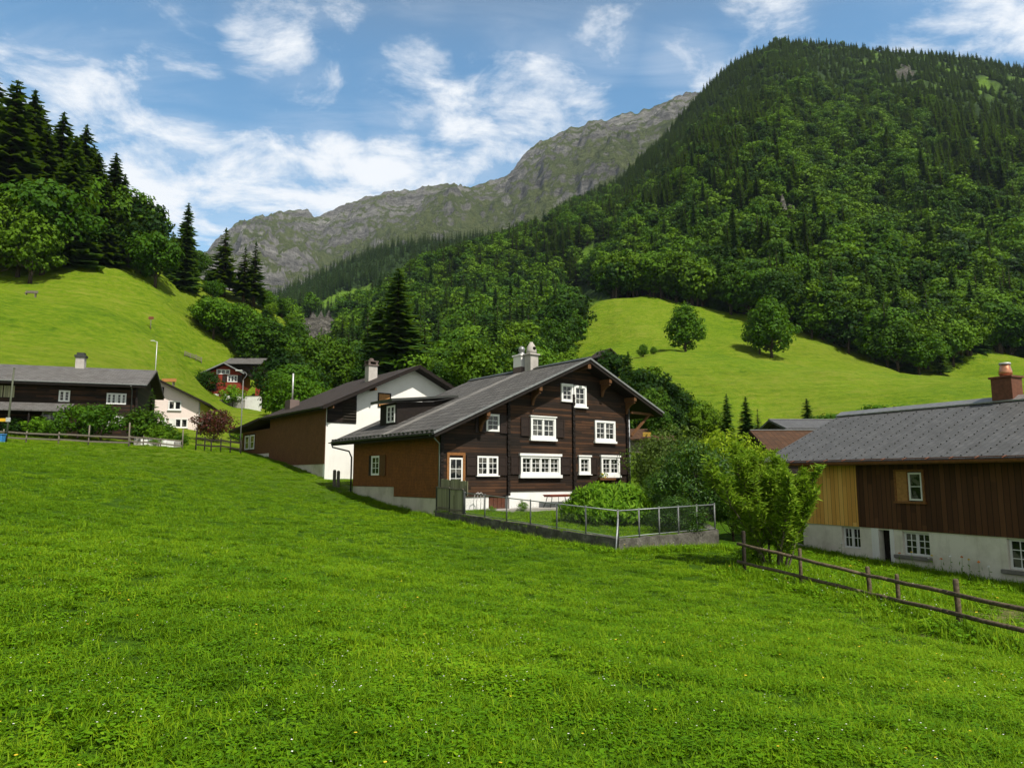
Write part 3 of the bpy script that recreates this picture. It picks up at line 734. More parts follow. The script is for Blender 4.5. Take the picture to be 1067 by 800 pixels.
# conifers on the spur beyond
ns = 2600; sp = rs.uniform(235, 560, ns); a_, d0_, b_, d1_ = SPUR.prof(sp); sD_ = d0_ + (d1_ - d0_) * rs.uniform(0, 1.03, ns)
sz_ = SPUR.z(sp, sD_); sx_ = bearing_x(sp, sD_); s_u, s_v = project(sx_, sD_, sz_)
k_ = ~patch(s_u, s_v, [(330,322),(334,312),(352,303),(388,295),(388,310),(372,320)])
sx_, sD_, sz_ = sx_[k_], sD_[k_], sz_[k_]; n_ = len(sx_); kk = rs.uniform(.6, 1.05, n_)
ex = (np.c_[sx_, sD_, sz_-2], np.c_[0*sx_, 0*sx_, rs.uniform(0,6.28,n_)], np.c_[kk, kk, kk], rs.randint(0, 2, n_))
forest_rest('broadleaf_forest', rest_b, FB, 'broadleaf woodland covering the far mountainside in one green mass', 'forest', (.9, 1.25))
forest_rest('conifer_forest', rest_c, FC, 'dark conifers covering the upper mountainside and the far spur', 'forest', (1.45, 1.95), ex)

# single trees on and below the right meadow
def solo(K, name, px, D, top, wide, label, cat='tree', group=None): return tree(K, name, label, cat, px, D, top, wide, group)
solo(KM, 'broadleaf_tree', 717, 172, 320, 1.0, 'round bushy tree alone on the right meadow, the left of two')
solo(KM, 'broadleaf_tree', 808, 181, 314, 1.0, 'bigger bushy tree on the right meadow, right of two')
solo(KM, 'broadleaf_tree', 795, 183, 324, .85, 'darker slim tree joined to the bigger bushy meadow tree')
solo(KB[0], 'broadleaf_tree', 940, 190, 332, 1.15, 'broad dark tree jutting out of the forest edge above the right meadow')
solo(KB[2], 'broadleaf_tree', 962, 190, 345, 1.1, 'lower round tree at the tip of the forest edge above the meadow')
solo(KC[2], 'conifer', 985, 192, 342, 1.2, 'bushy conifer at the right of the forest tip above the meadow', 'conifer')
solo(KB[2], 'broadleaf_tree', 623, 218, 331, .9, 'tiny lone sapling on the bright meadow left of the round tree')
solo(KB[1], 'broadleaf_tree', 602, 205, 308, 1.0, 'small round tree at the left corner of the right meadow')
solo(KM, 'shrub', 672, 152, 359, 1.2, 'low dark shrub on the meadow above the hidden lane', 'shrub')
solo(KM, 'shrub', 683, 154, 361, 1.2, 'low shrub touching the low dark shrub on the meadow', 'shrub')
solo(KC[0], 'spruce_tree', 412, 132, 278, 1.75, 'tall broad spruce behind the white gabled house', 'spruce tree')
solo(KC[1], 'spruce_tree', 393, 136, 312, 1.8, 'second spruce leaning into the left of the tall broad spruce', 'spruce tree')
GMB = 'trees in the belt behind the chalet'
LM = 'broadleaf tree in the belt between the chalet roof and the right meadow'
for i, (px, D, top) in enumerate([(672,84,380),(676,88,374),(682,86,380),(694,84,392),(705,86,400),(716,84,410),(700,78,412),(728,82,420),(676,78,400),(660,80,392),(690,72,420),(734,88,414)]):
    tree(KB[(0,1,3,0)[i % 4]], 'broadleaf_tree', LM, 'tree', px, D, top, 1.0, GMB)
solo(KC[1], 'spruce_tree', 656, 88, 364, 1.3, 'small dark spruce right of the chalet gable below the hut', 'spruce tree')
solo(KC[1], 'spruce_tree', 758, 80, 408, 1.5, 'dark young spruce above the lime-green shrubs', 'spruce tree')
solo(KC[0], 'spruce_tree', 778, 82, 411, 1.5, 'dark young spruce with pointed top behind the barn roofs, right of its neighbour', 'spruce tree')
solo(KC[2], 'spruce_tree', 790, 84, 424, 1.5, 'shortest of the dark young spruces left of the barn roofs', 'spruce tree')
solo(KC[0], 'spruce_tree', 842, 78, 413, 1.7, 'little cone-shaped spruce standing above the grey barn roof', 'spruce tree')
solo(KB[2], 'broadleaf_tree', 866, 80, 425, 1.2, 'pale bush between the little cone-shaped spruce and the slate roof', 'tree')
solo(KB[2], 'broadleaf_tree', 920, 84, 416, 1.6, 'pale bush peeping over the ridge of the slate roof', 'tree')
GCB = 'trees at the foot of the forest behind the roofs'; LC = 'leafy tree at the foot of the forest between the two house roofs'
rnd = random.Random(9)
for i in range(46):
    px = rnd.uniform(300, 640); D = rnd.uniform(100, 150)
    if 330 < px < 470 and D < 105: continue
    if 366 < px < 452 and D < 136: continue
    if px > 598 and D > 118: continue
    b = on(px, D); b.z = max(b.z, float(f_height(px, D))) if D > float(np.interp(px, FR.px, FR.Db)) else b.z
    KB[i % 4].put('broadleaf_tree', LC, 'tree', b - Vector((0,0,.3)), rnd.uniform(7.5, 12.5), rnd.uniform(.9,1.15), GCB)
KL = Kind(broadleaf(61, 8, 4.0, 40, 130, .34), 8, 'light_bark', 'forest_leaf_bright')
tree(KL, 'broadleaf_tree', 'bright fresh-green tree in front of the red house and left of the white house roof', 'tree', 306, 84, 385, .92)
KG = Kind(broadleaf(62, 3.6, 2.6, 26, 120, .2, base=.2, squash=.42), 3.6, 'bark', 'maple_red')
tree(KG, 'maple_tree', 'dark red maple beside the pale pink house', 'maple tree', 223, 74, 424, .85)

# ---- garden shrubs near the houses
def shrub_kind(seed, H, Rr, cl, per, leaf, lm, base=.08, bark='bark', asp=.5, squash=.46, top=1.):
    return Kind(broadleaf(seed, H, Rr, cl, per, leaf, H*.016, base, asp, squash, top), H, bark, lm)
KS = shrub_kind(71, 3.0, 1.7, 26, 110, .15, 'bush_leaf')
KD = shrub_kind(72, 5.0, 2.6, 46, 190, .17, 'dark_leaf', .16)
KLime = shrub_kind(73, 4, 2.0, 30, 130, .16, 'lime_leaf')
KO = shrub_kind(74, 4, 2.2, 32, 130, .16, 'olive_leaf')
tree(KD, 'shrub', 'big dark glossy shrub inside the corner of the wire fence', 'shrub', 724, 34, 455, .88)
tree(KD, 'shrub', 'dark leafy shrub right of the big glossy shrub behind the fence end', 'shrub', 760, 34.5, 478, .80)
tree(KD, 'shrub', 'dark shrub left of the big glossy shrub near the chalet corner', 'shrub', 684, 37, 488, .74)
tree(KD, 'shrub', 'low dark shrub against the wire fence right of its corner post', 'shrub', 702, 30.8, 512, 1.1)
tree(KLime, 'shrub', 'lime-green shrub lit by the sun above the dark shrubs', 'shrub', 746, 42, 441, .95)
tree(KLime, 'shrub', 'yellow-green shrub at the right behind the dark shrubs', 'shrub', 780, 44, 455, .8)
tree(KO, 'shrub', 'olive-green mounded shrub behind the big dark glossy shrub', 'shrub', 697, 46, 441, .95)
tree(KO, 'shrub', 'olive shrub at the chalet side left of the mounded one', 'shrub', 677, 49, 457, .75)
# clipped round bush: many upright leafy shoots
def round_bush(seed, R_, H, n, leaf, lm_mesh=None):
    rnd = random.Random(seed); tr = MB(); cr = MB()
    for k in range(9):
        a = k*.7; tr.tube([(0,0,-.1),(math.cos(a)*R_*.3,math.sin(a)*R_*.3,H*.35),(math.cos(a)*R_*.6,math.sin(a)*R_*.6,H*.65)], [.03,.02,.01], 5, False)
    for k in range(n):
        d = rv(rnd); d.z = abs(d.z)*1.1 - .12; d.normalize(); bumpy = 1 + .10*math.sin(d.x*7+seed)*math.cos(d.y*6)+.05*math.sin(d.z*11)
        q = rnd.uniform(.72, 1.03)*bumpy; p = Vector((d.x*R_*q, d.y*R_*q, max(.03, H*.42 + d.z*H*.58*q)))
        up = (d + Vector((0,0,.9)) + rv(rnd)*.45).normalized()
        for j in range(3):
            leaf_quad(cr, p + rv(rnd)*leaf*.5, (d + rv(rnd)*.8).normalized(), leaf, rnd, .32, up)
    return tr, cr
KR = Kind(round_bush(5, 1.45, 1.6, 3600, .17), 1.6, 'bark', 'bush_leaf')
tree(KR, 'bush', 'rounded bright green bush in front of the chalet windows', 'bush', 633, 35, 500, .95)
# young willowy tree behind the wooden fence
def sapling(seed, H, Rr, stems, leaf):
    rnd = random.Random(seed); tr = MB(); cr = MB()
    def shoot(p, d, L, r, lev):
        pts = [p]; n = 7; q = p.copy(); dd = d.copy()
        for i in range(n):
            dd = (dd + rv(rnd)*.12 + Vector((0,0,.05 if lev == 0 else .16))).normalized(); q = q + dd*L/n; pts.append(q.copy())
        tr.tube(pts, [r*(1-i/(n+.5)) for i in range(n+1)], 5 if lev < 2 else 4, False)
        if lev < 2:
            for i in range(2 if lev == 0 else 1, n+1):
                for _ in range(2 if lev == 0 else 2):
                    a = rv(rnd); a.z = abs(a.z)*.7; s = (dd*.75 + a*.75).normalized()
                    shoot(pts[i], s, L*rnd.uniform(.28,.48)*(1.05 - .5*i/n if lev == 0 else 1), r*.45, lev+1)
        if lev >= 1:
            for i in range(1, n+1):
                for _ in range(2):
                    a = (rv(rnd) + dd*1.1).normalized(); c = pts[i] + a*leaf*.55
                    leaf_quad(cr, c, (rv(rnd)+Vector((0,0,.7))).normalized(), leaf, rnd, .24, a)
    for k in range(stems):
        a = k*6.283/stems + .3; tilt = rnd.uniform(.12,.42)
        shoot(Vector((math.cos(a)*.15, math.sin(a)*.15, -.1)), Vector((math.cos(a)*tilt, math.sin(a)*tilt, 1)).normalized(), H*rnd.uniform(.66,.9), .035, 0)
    return tr, cr
KW = Kind(sapling(8, 3.6, 1.5, 11, .17), 3.35, 'light_bark', 'willow_leaf')
tree(KW, 'young_tree', 'young light-green tree with narrow leaves behind the wooden rail fence', 'tree', 801, 24.2, 480, 1.32)
tree(KS, 'shrub', 'low leafy shrub under the young light-green tree', 'shrub', 778, 24.6, 560, 1.3)
# shrubs and hedge at the old farmhouse
KF = [shrub_kind(81+i, 3, 1.8, 22, 70, .26, ('bush_leaf','forest_leaf_bright','forest_leaf')[i]) for i in range(3)]
for px, D, top, w, lb in [(20,62,433,1.5,'low green hedge bush at the far left of the farmhouse garden'),(42,62,432,1.3,'dark hedge bush under the farmhouse porch roof'),(58,61,437,1.1,'small round bush between the hedge and the tall fern-like bushes'),
     (82,62,420,1.15,'feathery bright bush in front of the farmhouse, left of a pair'),(106,61.5,420,1.0,'feathery bright bush in front of the farmhouse, right of a pair'),(152,62,424,1.2,'dense green shrub under the farmhouse downpipe'),
     (172,63,440,1.0,'bushy shrub at the lower left corner of the pink house'),(190,64,449,.9,'low shrub in front of the pink house windows'),(163,61,441,1.1,'leafy shrub right of the dense one by the farmhouse')]:
    i = int(px) % 3; tree(KF[i], 'shrub', lb, 'shrub', px, D, top, w)
tree(KC[3], 'spruce_tree', 'thin young conifer growing at the right corner of the dark farmhouse', 'spruce tree', 156, 64.3, 402, 1.7)
tree(KF[1], 'shrub', 'bright round shrub beside the path below the red house', 'shrub', 250, 76, 447, 1.3)
tree(KF[2], 'shrub', 'dark shrub against the wall of the red house', 'shrub', 216, 131, 408, 1.1)
tree(KF[0], 'small_tree', 'small round garden tree in front of the red house', 'tree', 241, 131.5, 400, .9)
tree(KF[2], 'shrub', 'dark bush left of the red house', 'shrub', 213, 134, 385, 1.2)
# ------------------------------------------------------------------ house parts
UA = (1,0,0); UB = (0,1,0)
FRONT = (UA, (0,-1,0)); LEFT = (UB, (-1,0,0)); RIGHT = (UB, (1,0,0)); BACK = (UA, (0,1,0))
def window(par, o, face, w, h, sash=2, cols=2, rows=3, fm='window_white', fw=.10, head=0, sill=0, depth=.08, over=.07, name='window', lab=None, s=.045, mw=.085):
    u, n = face; m = MB(); B = lambda *a: m.fbox(o, u, n, *a)
    B(0, fw, -.05, depth, 0, h); B(w-fw, w, -.05, depth, 0, h); B(fw, w-fw, -.05, depth-.004, h-fw, h); B(fw, w-fw, -.05, depth-.004, 0, fw)
    if head: B(-over, w+over, -.05, depth+.05, h+.001, h+head)
    if sill: B(-over, w+over, -.05, depth+.07, -sill, -.001)
    mw = mw if sash > 1 else 0; iw = (w - 2*fw - mw*(sash-1)) / sash
    for k in range(sash):
        a = fw + k*(iw+mw); b = a + iw
        if k: B(a-mw, a, -.04, depth-.02, fw, h-fw)
        B(a, a+s, -.03, .05, fw, h-fw); B(b-s, b, -.03, .05, fw, h-fw); B(a+s, b-s, -.03, .048, fw, fw+s); B(a+s, b-s, -.03, .048, h-fw-s, h-fw)
        for c in range(1, cols): x = a + s + (iw-2*s)*c/cols; B(x-.014, x+.014, -.01, .036, fw+s, h-fw-s)
        for r in range(1, rows): z = fw + s + (h-2*fw-2*s)*r/rows; B(a+s, b-s, -.01, .034, z-.014, z+.014)
    f = m.build(name, fm, par)
    if lab: f['label'] = lab
    p = MB(); p.fbox(o, u, n, fw, w-fw, .0, .012, fw, h-fw); p.build('pane', 'pane_glass', f)
    return f
def shutter(par, o, face, w, h, fm='shutter_paint', d0=.03, lab=None):
    u, n = face; m = MB(); B = lambda *a: m.fbox(o, u, n, *a)
    B(0, w, d0, d0+.025, 0, h); s = .07
    B(0, s, d0+.026, d0+.05, 0, h); B(w-s, w, d0+.026, d0+.05, 0, h)
    for z in (0, h*.5-s/2, h-s): B(s, w-s, d0+.026, d0+.047, z, z+s)
    o = m.build('shutter', fm, par)
    return o
def gutter(par, y0, y1, x, z, r=.075, fm='dark_gutter', axis='y'):
    m = MB(); n = 8; sec = [(math.cos(math.pi + math.pi*i/n)*r, math.sin(math.pi + math.pi*i/n)*r) for i in range(n+1)]
    sec += [(a*.85, b*.85) for a, b in reversed(sec)]
    m.prism([(x+a, z+b) for a, b in sec], 'y', y0, y1) if axis == 'y' else m.prism([(x+a, z+b) for a, b in sec], 'x', y0, y1)
    return m.build('gutter', fm, par)
def pipe(par, pts, r=.05, fm='dark_gutter', name='downpipe'):
    m = MB(); m.tube(pts, r, 8); return m.build(name, fm, par, True)
def gable_roof(par, sl, zl, sr, zr, ss, zs, t0, t1, th, rm, edge='dark_timber', name='roof'):
    # two slopes with a real thickness; slabs meet at the ridge
    m = MB(); m.prism([(sl,zl),(ss,zs),(sr,zr),(sr,zr-.05),(ss,zs-.055),(sl,zl-.05)], 'y', t0, t1); r = m.build(name, rm, par)
    e = MB(); k = .055
    e.prism([(sl+.06,zl-k+.02),(ss,zs-k-.004),(sr-.06,zr-k+.02),(sr-.06,zr-th),(ss,zs-th-.03),(sl+.06,zl-th)], 'y', t0+.05, t1-.05)
    e.build('eaves', edge, r)
    return r

# ================================================================== the chalet
TH = R(37); O1 = P(458, 520, 40)
ch = thing('chalet', 'dark timber chalet with many white-framed windows and a wide grey gable roof', 'house', O1, TH)
RS, RZ, SLP = 10.34, 8.63, .4465
zl = lambda s: RZ - SLP*(RS - s)
zr_ = lambda s: RZ - .456*(s - RS)
w = MB(); w.prism([(0,.10),(4.62,.10),(4.62,.36),(9.7,.36),(9.7,-.9),(14.6,-.9),(14.6,zr_(14.6)-.27),(RS,RZ-.30),(0,zl(0)-.27)], 'y', 0, .28)
w.build('front_wall', 'log_wood', ch)
w = MB(); w.prism([(.29,-.8),(14.3,-.8),(14.3,zr_(14.3)-.29),(RS,RZ-.34),(.29,zl(.29)-.29)], 'y', .30, 11.0); w.build('rear_body', 'plank_side', ch)
w = MB(); w.box(14.31, 14.6, .29, 11.0, -.9, zr_(14.6)-.3); w.build('right_wall', 'plank_side', ch)
# shingled side wall steps up along the slope
w = MB(); w.prism([(.02,.06),(5.2,.06),(5.2,.62),(10.95,.62),(10.95,3.72),(.02,3.72)], 'x', -.035, .285); w.build('shingled_wall', 'brown_shingle', ch)
w = MB(); w.prism([(.0,-2.2),(11.0,-2.2),(11.0,.60),(5.23,.60),(5.23,.045),(.0,.045)], 'x', .015, .33); w.build('foundation', 'found_plaster', ch)
w = MB(); w.box(4.66, 9.66, .05, .4, -1.2, .355); w.build('plinth', 'plinth_white', ch)
w = MB(); w.box(.36, 3.30, .06, .4, -1.2, .095); w.box(4.50, 4.655, -.30, .35, -1.0, .02); w.build('low_plinth', 'plinth_white', ch)
w = MB(); w.box(3.32, 4.48, .10, .16, -1.0, .09)
for k in range(4): w.box(3.36+k*.28, 3.61+k*.28, .07, .099, -.85, .07)
w.build('cellar_door', 'red_door', ch)
r = gable_roof(ch, -1.0, zl(-1.0), 17.1, zr_(17.1), RS, RZ, -1.0, 12.5, .30, 'chalet_slate')
m = MB()                                           # metal verge strips along the rakes
for a, b in (((-1.03, zl(-1.03)), (RS, RZ)), ((RS, RZ), (17.13, zr_(17.13)))):
    m.bar((a[0], -1.02, a[1]-.03), (b[0], -1.02, b[1]-.03), .04, .11, (0,0,1))
m.build('verge_strip', 'zinc', r)
m = MB()
for a, b in (((-.95, zl(-.95)-.2), (RS, RZ-.2)), ((RS, RZ-.2), (17.0, zr_(17.0)-.2))): m.bar((a[0], -.95, a[1]), (b[0], -.95, b[1]), .06, .2)
m.build('bargeboard', 'dark_timber', r)
m = MB(); m.prism([(RS-.34, zl(RS-.34)+.09),(RS, RZ+.11),(RS+.34, zr_(RS+.34)+.09),(RS+.34, zr_(RS+.34)+.04),(RS, RZ+.06),(RS-.34, zl(RS-.34)+.04)], 'y', -1.0, 4.35)
m.prism([(RS-.34, zl(RS-.34)+.09),(RS, RZ+.11),(RS+.34, zr_(RS+.34)+.09),(RS+.34, zr_(RS+.34)+.04),(RS, RZ+.06),(RS-.34, zl(RS-.34)+.04)], 'y', 6.7, 12.5); m.build('ridge_cap', 'dark_gutter', r)
m = MB()                                           # little stones and hooks holding the eave course
for k in range(26): t = -.85 + k*.52; m.box(-.98, -.80, t, t+.28, zl(-.9)+.0, zl(-.9)+.09)
m.build('snow_stop', 'dark_gutter', r)
gutter(ch, -1.0, 12.6, -1.07, zl(-1)-.07)
pipe(ch, [(-1.07,12.2,zl(-1)-.15),(-1.07,12.0,zl(-1)-.4),(-.25,11.2,2.9),(-.12,11.05,2.5),(-.12,11.05,.2)], .055)
pipe(ch, [(-1.0,-.5,zl(-1)-.15),(-.6,-.25,3.35),(-.09,-.06,3.0),(-.09,-.06,-.9)], .04, 'galvanised')
pipe(ch, [(14.68,-.06,zr_(14.6)-.5),(14.68,-.06,-.8)], .05, 'galvanised')
# purlins with carved brackets under the rake
def bracket(s, zt, side):
    m = MB(); m.box(s-.12, s+.12, -.92, .1, zt-.30, zt-.02)
    m.prism([(-.80,zt-.31),(-.05,zt-.31),(-.05,zt-1.10),(-.14,zt-1.12),(-.20,zt-.95),(-.30,zt-.72),(-.50,zt-.55),(-.72,zt-.48),(-.86,zt-.42)], 'x', s-.085, s+.085)
    return m.build('bracket', 'brown_timber', ch, bevel=.02)
for s in (2.6, 6.4, 12.2, 14.45): bracket(s, (zl(s) if s < RS else zr_(s)) - .30, 0)
m = MB(); m.box(RS-.13, RS+.13, -.93, .1, RZ-.66, RZ-.36); m.build('ridge_purlin', 'brown_timber', ch)
m = MB(); m.bar((14.62,-.3,3.9),(16.5,-.3,zr_(16.5)-.34),.14,.14); m.bar((14.62,-.31,zr_(16.6)-.30),(16.8,-.31,zr_(16.6)-.37),.14,.16); m.build('eave_brace', 'brown_timber', ch)
for s in (.06, 4.62, 9.72, 14.5):                  # corner posts and the rows of log ends where cross walls meet the front
    m = MB(); z = .12 if s < 9 else -.6; top = (zl(s) if s < RS else zr_(s)) - .4; i = 0
    while z < min(top, 6.2): m.box(s-.10, s+.10, -.13 - .03*(i % 2), .02, z+.006, z+.164); z += .17; i += 1
    m.build('log_ends', 'dark_timber', ch, bevel=.012)
window(ch, (8.72,0,5.86), FRONT, .98, 1.14, 1, 2, 3, fw=.13, depth=.10)
window(ch, (9.76,0,5.62), FRONT, 1.06, 1.34, 1, 2, 3, fw=.15, depth=.11, sill=.09)
window(ch, (6.28,0,3.50), FRONT, 1.95, 1.30, 2, 2, 3, fw=.14, head=.07, sill=.14, depth=.10)
window(ch, (11.55,0,3.50), FRONT, 1.82, 1.32, 2, 2, 3, fw=.13, sill=.14, depth=.10)
window(ch, (3.05,0,3.80), FRONT, .92, 1.0, 1, 2, 3, fw=.07, depth=.05)
window(ch, (5.50,0,1.32), FRONT, 3.06, 1.12, 4, 2, 3, fw=.13, head=.15, sill=.18, depth=.12, over=.10)
window(ch, (10.12,0,1.36), FRONT, .98, 1.10, 1, 2, 3, fw=.15, head=.10, sill=.04, depth=.11)
window(ch, (12.05,0,1.30), FRONT, 1.66, 1.18, 2, 2, 3, fw=.14, head=.12, sill=.14, depth=.11)
window(ch, (2.43,0,1.28), FRONT, 1.46, 1.10, 2, 2, 3, fw=.06, sill=.05, depth=.05)
for s, z, wd, h in ((5.55,3.62,.66,1.12),(8.3,3.62,.66,1.12),(2.28,3.72,.72,1.05),(4.02,3.72,.5,1.05),(1.70,1.30,.72,1.10),(3.93,1.30,.58,1.10),(4.80,1.36,.62,1.08),(8.66,1.36,.80,1.08),(11.14,1.36,.58,1.08),(13.76,1.36,.62,1.08)):
    shutter(ch, (s,0,z), FRONT, wd, h)
window(ch, (-.035,7.05,1.30), LEFT, 1.15, 1.22, 1, 2, 3, fw=.08, depth=.05)
shutter(ch, (-.035,6.25,1.28), LEFT, .78, 1.26, 'brown_timber'); shutter(ch, (-.035,8.22,1.28), LEFT, .26, 1.26)
# glazed door with a brown surround
m = MB(); B = lambda *a: m.fbox((.42,0,.12), *FRONT, *a)
B(0,.16,-.05,.06,0,2.42); B(1.04,1.20,-.05,.06,0,2.42); B(.16,1.04,-.05,.056,2.26,2.42); df = m.build('door_frame', 'surround_brown', ch)
m = MB(); B = lambda *a: m.fbox((.58,0,.13), *FRONT, *a)
B(0,.09,0,.03,0,2.12); B(.79,.88,0,.03,0,2.12); B(.09,.79,0,.028,2.03,2.12); B(.09,.79,0,.028,0,.45); B(.425,.455,0,.022,.45,2.03)
for z in (.97,1.5): B(.09,.79,0,.02,z,z+.03)
dr = m.build('door', 'window_white', ch)
m = MB(); m.fbox((.58,0,.13), *FRONT, .09, .79, -.03, .008, .45, 2.03); m.build('pane', 'pane_glass', dr)
m = MB(); m.bar((.9,-.08,.9),(1.3,-.10,.28),.03,.03); m.build('handrail', 'pale_zinc', ch)
# window box under the right ground-floor window
m = MB(); m.box(11.7, 13.1, -.34, -.12, 1.00, 1.16); fb = m.build('flower_box', 'brown_timber', ch); rnd = random.Random(3)
m = MB()
for k in range(70):
    m.cur = rnd.choice([0,0,0,1]); leaf_quad(m, Vector((rnd.uniform(11.75,12.5), rnd.uniform(-.36,-.1), 1.16+rnd.uniform(0,.28))), rv(rnd), .09, rnd)
m.build('flowers', ['bush_leaf','petal_yellow'], fb, fix=False)
# chimneys on the ridge
t1 = 6.05
m = MB(); s0 = RS-.42; m.box(s0,RS+.36,t1-.45,t1+.45,RZ-.5,RZ+.22); c1 = m.build('chimney', 'mauve_render', ch); c1['label'] = 'white-topped chimney with metal pot'
m = MB(); m.box(s0+.003,RS+.357,t1-.447,t1+.447,RZ+.221,RZ+.98); m.box(s0-.07,RS+.43,t1-.52,t1+.52,RZ+.981,RZ+1.10); m.build('shaft', 'white_plaster', c1, bevel=.015)
m = MB(); m.lathe((RS,t1,RZ+1.10), [(.30,0),(.28,.12),(.18,.15),(.19,.28),(.24,.31),(.24,.48),(.16,.60),(.06,.66),(.02,.69)], 14); m.build('pot', 'zinc', c1, True)
t2 = 4.95
m = MB(); m.box(RS-.34,RS+.34,t2-.34,t2+.34,RZ-.5,RZ+.95); m.box(RS-.44,RS+.44,t2-.44,t2+.44,RZ+.951,RZ+1.05); c2 = m.build('chimney', 'chimney_plaster', ch, bevel=.012); c2['label'] = 'grey rendered chimney with domed cowl'
m = MB(); m.lathe((RS,t2,RZ+1.05), [(.38,0),(.36,.25),(.30,.5),(.20,.68),(.14,.74),(.12,.84)], 14); d_ = m.build('cowl', 'chimney_plaster', c2, True)
m = MB(); m.tube([(RS,t2-.1,RZ+1.42),(RS,t2-.365,RZ+1.42)], .12, 10); m.build('cowl_hole', 'dark_void', d_)
# dormer with a flat roof
s0, ta, tb = 1.15, 7.25, 9.55; zb = zl(s0)
m = MB(); m.prism([(s0, zb-.05),(s0, zb+1.42),(4.6, zl(4.6)+.12),(4.6, zl(4.6)-.1)], 'y', ta, tb); do = m.build('dormer', 'dark_timber', ch)
m = MB(); m.prism([(s0-.55, zb+1.44),(s0-.55, zb+1.60),(5.6, zl(5.6)+.16),(5.6, zl(5.6)+.02)], 'y', ta-.35, tb+.35); m.build('dormer_roof', 'dark_gutter', do)
window(do, (s0, ta+.2, zb+.15), LEFT, 1.1, 1.1, 2, 1, 3, fw=.07, depth=.05)

# ================================================================== white house behind the chalet
O2 = P(338, 497, 53)
wh = thing('white_house', 'white rendered house with brown shingled side wall and dark roof, behind the chalet', 'house', O2, TH)
S2, Z2 = 7.15, 8.72; l2 = lambda s: Z2 - .466*(S2 - s)
m = MB(); m.prism([(0,-2.5),(14.3,-2.5),(14.3,l2(0)-.28),(S2,Z2-.3),(0,l2(0)-.28)], 'y', 0, .35); m.build('gable_wall', 'white_plaster', wh)
m = MB(); m.prism([(.3,-2.5),(14.0,-2.5),(14.0,l2(.3)-.3),(S2,Z2-.34),(.3,l2(.3)-.3)], 'y', .36, 12); m.build('rear_body', 'plank_side', wh)
m = MB(); m.box(-.05, .29, .03, 11.95, .95, l2(0)-.25); m.build('shingled_wall', 'dull_shingle', wh)
m = MB(); m.box(-.01, .29, .37, 12.0, -2.5, .945); m.build('foundation', 'found_plaster', wh)
r2 = gable_roof(wh, -.75, l2(-.75), 15.0, l2(-.75), S2, Z2, -1.0, 12.4, .26, 'dark_tile')
m = MB()
for a, b in (((-.7,l2(-.7)-.13),(S2,Z2-.13)),((S2,Z2-.13),(15,l2(-.7)-.13))): m.bar((a[0],-.97,a[1]),(b[0],-.97,b[1]),.06,.26)
m.build('bargeboard', 'dark_timber', r2)
m = MB(); m.bar((.2,-.45,3.98),(3.8,-.45,l2(3.8)-.45),.1,.18) if 0 else m.box(.1,.2,-.9,0,l2(.1)-.5,l2(.1)-.3); m.box(3.4,3.55,-.9,0,l2(3.4)-.5,l2(3.4)-.3); m.build('rafter_ends', 'brown_timber', r2)
gutter(wh, -1.0, 12.4, -.82, l2(-.75)-.08)
# lean-to at the far end
m = MB(); m.box(.0, 6, 12.02, 19.6, 1.75+.3, 4.15); m.build('lean_to_wall', 'dull_shingle', wh)
m = MB(); m.box(.03, 6, 12.02, 19.55, -1, 2.04); m.build('lean_to_base', 'old_plaster', wh)
m = MB(); m.prism([(12.35,5.05),(20.9,4.35),(20.9,4.13),(12.35,4.83)], 'x', -.9, 6.4); lr = m.build('lean_to_roof', 'dark_tile', wh)
gutter(wh, 12.4, 20.9, -.98, 4.75) if 0 else None
m = MB(); m.fbox((-.005,15.9,2.45), *LEFT, 0, 3.0, -.02, .02, 0, 1.45); m.build('dark_opening', 'dark_void', wh)
window(wh, (-.02,16.0,2.5), LEFT, 1.2, 1.3, 1, 1, 2, 'window_white', .08, depth=.06)
window(wh, (-.02,17.5,2.5), LEFT, 1.2, 1.3, 1, 1, 2, 'window_white', .08, depth=.06)
pipe(wh, [(-.9,20.7,4.1),(-.9,20.5,3.8),(-.1,19.5,3.4),(-.08,19.5,1.0)], .06)
m = MB(); m.fbox((.04,0,3.96), *FRONT, 0, 2.30, .002, .05, 0, l2(0)-.34-3.96); m.prism([(.04,l2(0)-.34),(2.34,l2(0)-.34),(2.34,l2(2.34)-.34)], 'y', -.05, -.002); dk = m.build('gable_boarding', 'barn_wood', wh)
m = MB(); m.fbox((1.25,0,4.05), *FRONT, 0, 1.08, .052, .09, 0, 1.45)
for k in range(6): m.bar((1.3,-.12,4.22+k*.21),(2.28,-.12,4.22+k*.21),.10,.028,(0,-.5,1))
m.build('louvre', 'grey_wood' if 0 else 'dark_fence_wood', dk)
m = MB(); B = lambda *a: m.fbox((4.08,0,5.30), *FRONT, *a); B(0,.09,0,.06,0,1.12); B(1.02,1.11,0,.06,0,1.12); B(.09,1.02,0,.056,1.03,1.12); B(.09,1.02,0,.056,0,.08)
hf = m.build('hatch_frame', 'dark_timber', wh); m = MB(); m.fbox((4.08,0,5.30), *FRONT, .09, 1.02, -.02, .02, .08, 1.03); m.build('hatch', 'orange_wood', hf)
m = MB(); m.box(5.06,5.84,3.7,4.4,l2(5)-.3,l2(5)+1.35); c3 = m.build('chimney', 'chimney_plaster', wh); m = MB(); m.box(4.98,5.92,3.62,4.48,l2(5)+1.351,l2(5)+1.45)
for dx in (5.04,5.70):
    for dy in (3.68,4.26): m.box(dx,dx+.16,dy,dy+.16,l2(5)+1.451,l2(5)+1.68)
m.box(5.0,5.9,3.64,4.46,l2(5)+1.681,l2(5)+1.76); m.lathe((5.45,4.05,l2(5)+1.76),[(.2,0),(.2,.18),(.08,.24)],10); m.build('cap', 'mauve_render', c3)
